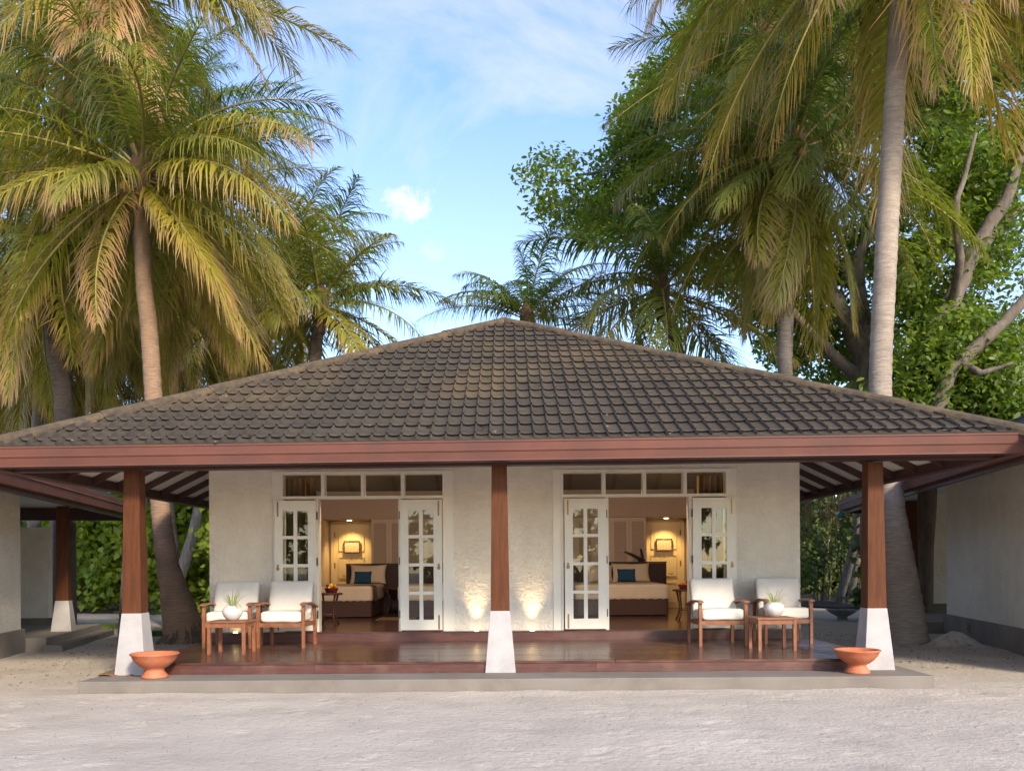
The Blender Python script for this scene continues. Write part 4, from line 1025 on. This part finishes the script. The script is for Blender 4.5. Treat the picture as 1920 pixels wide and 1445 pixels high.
palm('tall coconut palm at top right with green fronds over the broadleaf tree', 26, [(1482, 1190), (1476, 700), (1482, 480), (1470, 300)], [.25, .15, .14, .14], (1430, 70), 40, 5.0, (.0, .55), 171, emin=-65)
palm('low coconut palm at right edge below the broadleaf branches', 30, [(1990, 1150), (1985, 900)], [.25, .2, .17], (1990, 700), 20, 4.0, (.1, .5), 191, emin=-45)

# ------------------------------------------------------------------ broadleaf trees
def inpoly(x, y, pl):
    c = False; j = len(pl)-1
    for i in range(len(pl)):
        if (pl[i][1] > y) != (pl[j][1] > y) and x < (pl[j][0]-pl[i][0])*(y-pl[i][1])/(pl[j][1]-pl[i][1])+pl[i][0]: c = not c
        j = i
    return c
def broadleaf(label, D, limbs, poly, nclump, perc, size, m, seed, depth=3.2, shape='oval', rad=(.45, .95), extra=()):
    rnd = random.Random(seed); base = P(*limbs[0][0][0], D); t = thing('broadleaf_tree', label, 'tree', (base.x, D, 0))
    for i, (pp, rr) in enumerate(limbs):
        pts = [P(x, y, D+dz) for (x, y, *q) in pp for dz in [q[0] if q else 0]]
        if i == 0: pts[0].z = -.1
        out_ = []; r2 = []
        for k in range(len(pts)-1):
            for s_ in range(5):
                u = s_/5; out_.append(pts[k].lerp(pts[k+1], u)+Vector((rnd.uniform(-1, 1), rnd.uniform(-1, 1), 0))*.035); r2.append((rr[k]*(1-u)+rr[k+1]*u)*rnd.uniform(.95, 1.06))
        out_.append(pts[-1]); r2.append(rr[-1])
        MB().tube(out_, r2, 10).build('trunk' if i == 0 else 'limb', M_wood, t, smooth=True)
    xs_ = [p[0] for p in poly]; ys_ = [p[1] for p in poly]; C = []; cl = [P(x, y, D+rnd.uniform(.2, 2.5)) for x, y in extra]; nclump += len(cl)
    while len(cl) < nclump:
        x, y = rnd.uniform(min(xs_), max(xs_)), rnd.uniform(min(ys_), max(ys_))
        if not inpoly(x, y, poly): continue
        if noise.noise(Vector((x*.008, y*.008, seed))) < -.22: continue
        cl.append(P(x, y, D+rnd.uniform(.0, 1)*depth*1.7))
    rng = np.random.RandomState(seed); tw = MB()
    for c in cl:
        r = rnd.uniform(*rad); k = int(perc*r*r*1.6)
        q = rng.normal(size=(k, 3)); q /= np.linalg.norm(q, axis=1)[:, None]; q *= (rng.rand(k, 1)**.45)*r*np.array([1.15, 1.15, .7])
        C.append(q+np.array(c))
        e = c+Vector((rnd.uniform(-.6, .6), rnd.uniform(0, .8), rnd.uniform(-.8, .1)))*r*1.1
        tw.tube([e, e.lerp(c, .6)+Vector((0, 0, .1)), c], [.02, .014, .006], 5)
    C = np.concatenate(C); o = obj_of('foliage', leaves('foliage', C, size, m, shape, .35, .4)); o.parent = t; o.matrix_parent_inverse = mw(t).inverted(); o['kind'] = 'stuff'
    q = tw.build('twigs', M_wood, t); q['kind'] = 'stuff'
    return t
broadleaf('great broadleaf tree with forked grey limbs behind the right roof slope', 29, [
    ([(1650, 1170), (1640, 760), (1618, 655), (1590, 605), (1553, 538), (1512, 478), (1497, 423), (1500, 330)], [.55, .48, .42, .30, .26, .23, .15, .08]),
    ([(1618, 660), (1619, 619), (1611, 551), (1608, 482), (1634, 435), (1660, 330, .5)], [.3, .27, .22, .18, .12, .06]),
    ([(1617, 575), (1583, 508), (1531, 461), (1480, 430, -.4)], [.18, .14, .12, .06]),
    ([(1515, 480), (1553, 423), (1587, 393), (1640, 300, .6)], [.16, .13, .1, .05]),
    ([(1640, 730), (1587, 688), (1527, 632), (1485, 585), (1420, 520, .5)], [.22, .2, .16, .13, .06]),
    ([(1500, 430), (1400, 330, 1), (1250, 300, 1.5), (1080, 330, 1.5)], [.14, .11, .08, .03]),
    ([(1500, 340), (1420, 180, 1), (1300, 60, 1.5)], [.1, .08, .03])],
    [(990, 330), (1050, 270), (1130, 300), (1150, 215), (1230, 150), (1260, 60), (1400, -40), (1720, -60), (1740, 200), (1700, 420), (1720, 640), (1640, 720), (1500, 700), (1420, 640), (1300, 500), (1170, 440), (1110, 460), (1080, 380), (1020, 400)],
    560, 150, .21, M_leaf, 5, depth=3.0, extra=[(1030, 300), (1040, 345), (1060, 400), (1070, 300), (1085, 350), (1090, 400), (1110, 320), (1115, 370), (1120, 430), (1140, 300), (1140, 350), (1150, 400), (1160, 260), (1165, 310), (1170, 440), (1180, 360), (1190, 210), (1200, 270), (1200, 410), (1210, 330), (1030, 380), (1100, 445), (1230, 170), (1240, 230)])
broadleaf('broadleaf tree with a leaning grey trunk at upper right', 25, [
    ([(1660, 1170), (1694, 745), (1732, 645), (1779, 580), (1818, 487), (1848, 431), (1885, 380), (1925, 260)], [.5, .34, .29, .26, .22, .19, .17, .1]),
    ([(1780, 578), (1800, 500, -1), (1790, 400, -1.5), (1830, 250, -1.5)], [.13, .11, .09, .04]),
    ([(1820, 487), (1870, 430, 1), (1960, 350, 1.5)], [.15, .12, .06])],
    [(1690, -60), (1960, -60), (1960, 400), (1890, 450), (1840, 560), (1760, 640), (1700, 700), (1680, 500), (1700, 300)], 330, 150, .2, M_leaf, 15, extra=[(1890, 470), (1860, 520), (1915, 500), (1840, 440), (1900, 560), (1870, 600), (1925, 600), (1910, 330), (1930, 280)])
broadleaf('low broadleaf tree with a bent trunk at the right edge', 23.5, [
    ([(1730, 1180), (1745, 800), (1783, 692), (1852, 632), (1925, 560), (1990, 500)], [.26, .22, .18, .16, .14, .08]),
    ([(1800, 680), (1840, 700, -.6), (1900, 680, -1)], [.1, .08, .03])],
    [(1740, 620), (1850, 560), (1960, 480), (1960, 800), (1860, 800), (1740, 770), (1650, 740), (1680, 690)], 120, 160, .2, M_leaf, 25, 2.0)

# ------------------------------------------------------------------ shrubs and hedges between the houses
def shrub(name, label, cx, cy, rx, ry, h, n, size, m, shape, seed, z0=0.1, cat='shrub', stems=6, group=None):
    rng = np.random.RandomState(seed); rnd = random.Random(seed); t = thing(name, label, cat, (cx, cy, 0), 0, group)
    nc = max(6, int(n/55)); cc = np.stack([cx+rng.uniform(-1, 1, nc)*rx, cy+rng.uniform(-1, 1, nc)*ry, z0+.2+rng.rand(nc)**.8*h], 1)
    C = cc[rng.randint(0, nc, n)]+rng.normal(size=(n, 3))*np.array([.28, .28, .2])
    C = C[C[:, 2] > .05]
    out_ = np.stack([np.zeros(len(C)), -np.ones(len(C))*.9, np.zeros(len(C))], 1)
    o = obj_of('foliage', leaves('foliage', C, size, m, shape, .35, .2, out_)); o.parent = t; o.matrix_parent_inverse = mw(t).inverted(); o['kind'] = 'stuff'
    for k in range(stems):
        x, y = cx+rnd.uniform(-.7, .7)*rx, cy+rnd.uniform(-.6, .6)*ry
        MB().tube([(x, y, 0), (x+rnd.uniform(-.3, .3), y, h*.35), (x+rnd.uniform(-.6, .6), y+rnd.uniform(-.3, .3), h*.8)], [.05, .04, .015], 6).build('stem', M_wood, t)
    return t
GS = 'leafy shrubs behind the villas'
lab = ['yellow green leafy shrub beside the left garden wall', 'dense lime leafed shrub behind the left neighbour post', 'bright leafy shrub left of the left veranda post', 'lime leafed shrub just right of the left veranda post', 'heart leafed bush beside the house corner on the left', 'tall leafy bush hidden behind the left house corner']
for i, (x, y, rx, h, m) in enumerate(((-15.3, 32, 1.6, 4.6, M_hedge), (-13.2, 31.5, 1.5, 4.4, M_hedge), (-11.2, 31.3, 1.4, 4.3, M_hedge), (-9.3, 31.4, 1.4, 4.5, M_hedge), (-7.6, 27.0, 1.1, 4.2, M_hedge), (-5.6, 28.0, 1.3, 4.5, M_hedge))):
    shrub('shrub', lab[i], x, y, rx, .9, h, 4200, .25 if i != 4 else .22, m, 'heart', 300+i, group=GS)
lab = ['dark leafy undergrowth shrub beside the right house corner', 'dark undergrowth shrub left of the banyan', 'dark shrub right behind the right veranda post', 'broad leafed shrub beside the right garden wall', 'dark shrub behind the right garden wall']
for i, (x, y, rx, h) in enumerate(((9.5, 34, 1.6, 4.0), (12.2, 35.5, 1.6, 4.2), (14.8, 35.5, 1.6, 4.2), (12.6, 29.5, .9, 4.0), (17.5, 33, 2, 4.5))):
    shrub('shrub', lab[i], x, y, rx, .9, h, 3000, .2 if i != 3 else .3, M_dark, 'oval' if i != 3 else 'heart', 320+i, stems=9, group=GS)
# ferny low plants by the left path
def grassy(label, x, y, n, h, seed):
    rnd = random.Random(seed); t = thing('strap_leaf_plant', label, 'plant', (x, y, 0), 0, 'strap leafed plants')
    for k in range(n):
        a = rnd.uniform(0, 2*PI); L = h*rnd.uniform(.7, 1.2); e = rnd.uniform(.6, 1.45); b = MB(); p = Vector((0, 0, 0)); sd_ = Vector((-math.sin(a), math.cos(a), 0)); m_ = 6
        for i in range(m_):
            wd = .018*math.sin(PI*(i+.7)/(m_+.3)); b.v += [tuple(p-sd_*wd), tuple(p+sd_*wd)]
            ee = e-1.4*(i/m_); p = p+Vector((math.cos(a)*math.cos(ee), math.sin(a)*math.cos(ee), math.sin(ee)))*L/m_
        for i in range(m_-1): b.f.append((2*i, 2*i+1, 2*i+3, 2*i+2)); b.m.append(0)
        b.build('leaf', M_grass, t, world=False)
grassy('clump of strap leaves behind the left neighbour post base', -9.9, 23.2, 26, .7, 1); grassy('clump of strap leaves at the foot of the lime shrubs', -9.3, 28.6, 26, .8, 2)
grassy('clump of strap leaves by the right garden wall footing', 10.35, 24.2, 24, .6, 3)
# far woodland closing the view
rng = np.random.RandomState(3); n = 60000
C = np.stack([rng.uniform(-45, 45, n), 42+rng.rand(n)*5, rng.rand(n)**1.1*7.0], 1)
C[:, 2] *= .75+.25*np.sin(C[:, 0]*.6)+.1*np.sin(C[:, 0]*1.7)
o = obj_of('far_woodland', leaves('far_woodland', C, .55, M_far, 'oval', .4, .2, np.stack([np.zeros(n), -np.ones(n), np.zeros(n)], 1))); tag(o, kind='stuff')
# banyan with aerial roots
t = thing('banyan', 'pale banyan trunk of twisted aerial roots seen beside the right veranda post', 'tree', (12.6, 33, 0))
rnd = random.Random(77)
for k in range(13):
    a = rnd.uniform(0, 2*PI); x0, y0 = 12.6+rnd.uniform(-.75, .6), 33+rnd.uniform(-.3, .3)
    xt = 12.85+(x0-12.6)*.35; r = rnd.uniform(.05, .14)
    pts_ = [(x0+rnd.uniform(-.25, .1), y0, -.05), (x0, y0, .35), (x0+(xt-x0)*.4+rnd.uniform(-.1, .1), y0, 1.4), (xt+rnd.uniform(-.1, .1), y0, 2.6), (xt+rnd.uniform(-.12, .12), 33, 4.4), (xt, 33, 6.0)]
    MB().tube(pts_, [r*1.3, r, r*.9, r*1.1, r*1.3, r], 8, .12).build('aerial_root', M_banyan, t, smooth=True)
MB().tube([(12.9, 33.1, 1.5), (12.9, 33.1, 3), (12.8, 33, 6), (12.6, 33, 9)], [.2, .35, .42, .3], 10, .06).build('trunk', M_banyan, t, smooth=True)
b = MB()
for k in range(70):
    x, y = 9.2+rnd.random()*3.0, 31.5+rnd.random()*2; z = rnd.uniform(1.6, 3.2)
    b.tube([(x, y, 5.2), (x+rnd.uniform(-.05, .05), y, (z+5.2)/2), (x+rnd.uniform(-.12, .12), y, z)], [.014, .012, .006], 4)
q = b.build('hanging_roots', M_coir, t); q['kind'] = 'stuff'
# stray trunks in the planting
for i, (x, y, dx, lab_) in enumerate(((-11.0, 29.5, .9, 'bent pale trunk leaning behind the left veranda post'), (-7.9, 26.0, .15, 'pollarded rough brown trunk beside the leaning palm'), (-15.1, 29.8, .1, 'rough dark trunk beside the left neighbour post'))):
    t = thing('tree_trunk', lab_, 'tree', (x, y, 0)); h = 3.9 if i != 1 else 2.5
    MB().tube([(x, y, -.1), (x+dx*.2, y, h*.3), (x+dx*.7, y, h*.65), (x+dx, y, h)], [.26, .2, .18, .2 if i == 1 else .12], 10, .07).build('trunk', M_banyan if i == 0 else M_wood, t, smooth=True)
    MB().tube([(x+dx, y, h-.1), (x+dx+.3, y, h+.6), (x+dx+.5, y, h+1.6)], [.1, .07, .02], 7).build('branch', M_wood, t, smooth=True)
    MB().tube([(x+dx, y, h-.1), (x+dx-.3, y, h+.6), (x+dx-.4, y, h+1.6)], [.09, .06, .02], 7).build('branch', M_wood, t, smooth=True)

# ------------------------------------------------------------------ rain chain and dish, sand heap
cx, cy = 8.82, 24.3
t = thing('rain_chain', 'thin rain chain with teal ball hanging from the right neighbour roof corner', 'rain chain', (cx, cy, 0))
b = MB(); zz = .42
while zz < 2.85:
    for a in (0, PI/2):
        b.tube([(cx+math.cos(a)*.016*math.cos(q), cy+math.sin(a)*.016*math.cos(q), zz+.03*math.sin(q)) for q in np.linspace(0, 2*PI, 7)], .004, 4, cap=False); zz += .046
q = b.build('chain', M_steel, t); q['kind'] = 'stuff'
MB().lathe([(.09*math.sin(q)+.001, -.09*math.cos(q)) for q in np.linspace(0, PI, 10)], (cx, cy, 2.83), 18).build('ball', mat('teal_glass', (.01, .14, .15), rough=.1), t, smooth=True)
t = thing('stone_dish', 'shallow grey stone dish under the rain chain', 'dish', (cx+.02, cy, 0))
MB().lathe([(0, .0), (.13, .0), (.14, .04), (.12, .08), (.2, .12), (.32, .19), (.40, .26), (.42, .28), (.39, .28), (.25, .2), (0, .16)], (cx+.02, cy, .02), 40).build('bowl', M_stone, t, smooth=True)
b = MB(); k = 40; hx, hy = 8.25, 16.9
M_heap = mat('heap_sand', (.50, .44, .37), (.40, .34, .28), 6, .95, .9, 30, c3=(.12, .09, .07), s3=9, f3=.5)
vs = [(hx, hy, .27)]
for r in range(1, 12):
    for j in range(k):
        a = 2*PI*j/k; q = r/11*(.62+.12*noise.noise(Vector((math.cos(a)*2, math.sin(a)*2, 4)))); z = .28*math.exp(-(r/11*1.9)**2)+.03*noise.noise(Vector((math.cos(a)*q*9, math.sin(a)*q*9, 1)))*(1 if r < 10 else .2)-.02*(r/11)**3
        vs.append((hx+q*math.cos(a)*1.15, hy+q*math.sin(a)*.95, z+(0 if r < 11 else -.03)))
fs = [(0, 1+j, 1+(j+1) % k) for j in range(k)]+[(1+(r-1)*k+j, 1+r*k+j, 1+r*k+(j+1) % k, 1+(r-1)*k+(j+1) % k) for r in range(1, 11) for j in range(k)]
o = MB().add(vs, fs).build('sand_heap', M_heap, smooth=True); tag(o, kind='structure')

# ------------------------------------------------------------------ grove behind the viewpoint (mirrored in the door glass)
for i, (x, y, h, s_, lb) in enumerate(((-9, -9, 8, 1, 'coconut palm behind the viewpoint, nearest on the left'), (-2.5, -13, 9, 2, 'coconut palm behind the viewpoint, straight behind the camera'), (4, -15, 8.5, 3, 'coconut palm behind the viewpoint, on the right'), (-15, -15, 9, 4, 'coconut palm behind the viewpoint, farthest left'), (1, -22, 9, 5, 'coconut palm behind the viewpoint, closest to the hedge'))):
    t = thing('coconut_palm', lb, 'palm tree', (x, y, 0), 0, 'palms behind the viewpoint')
    trunk([(x, y, -.05), (x+.3, y, 1.0), (x+.6, y, h*.5), (x+.4, y, h)], [.36, .22, .18, .15], M_bark_d, t)
    crown(t, (x+.4, y, h), 16, 4.6, (.1, .8), seed=500+i)
shrub('hedge', 'long leafy hedge behind the viewpoint', -2, -27, 24, 1.5, 4.5, 9000, .5, M_dark, 'oval', 900, cat='hedge')
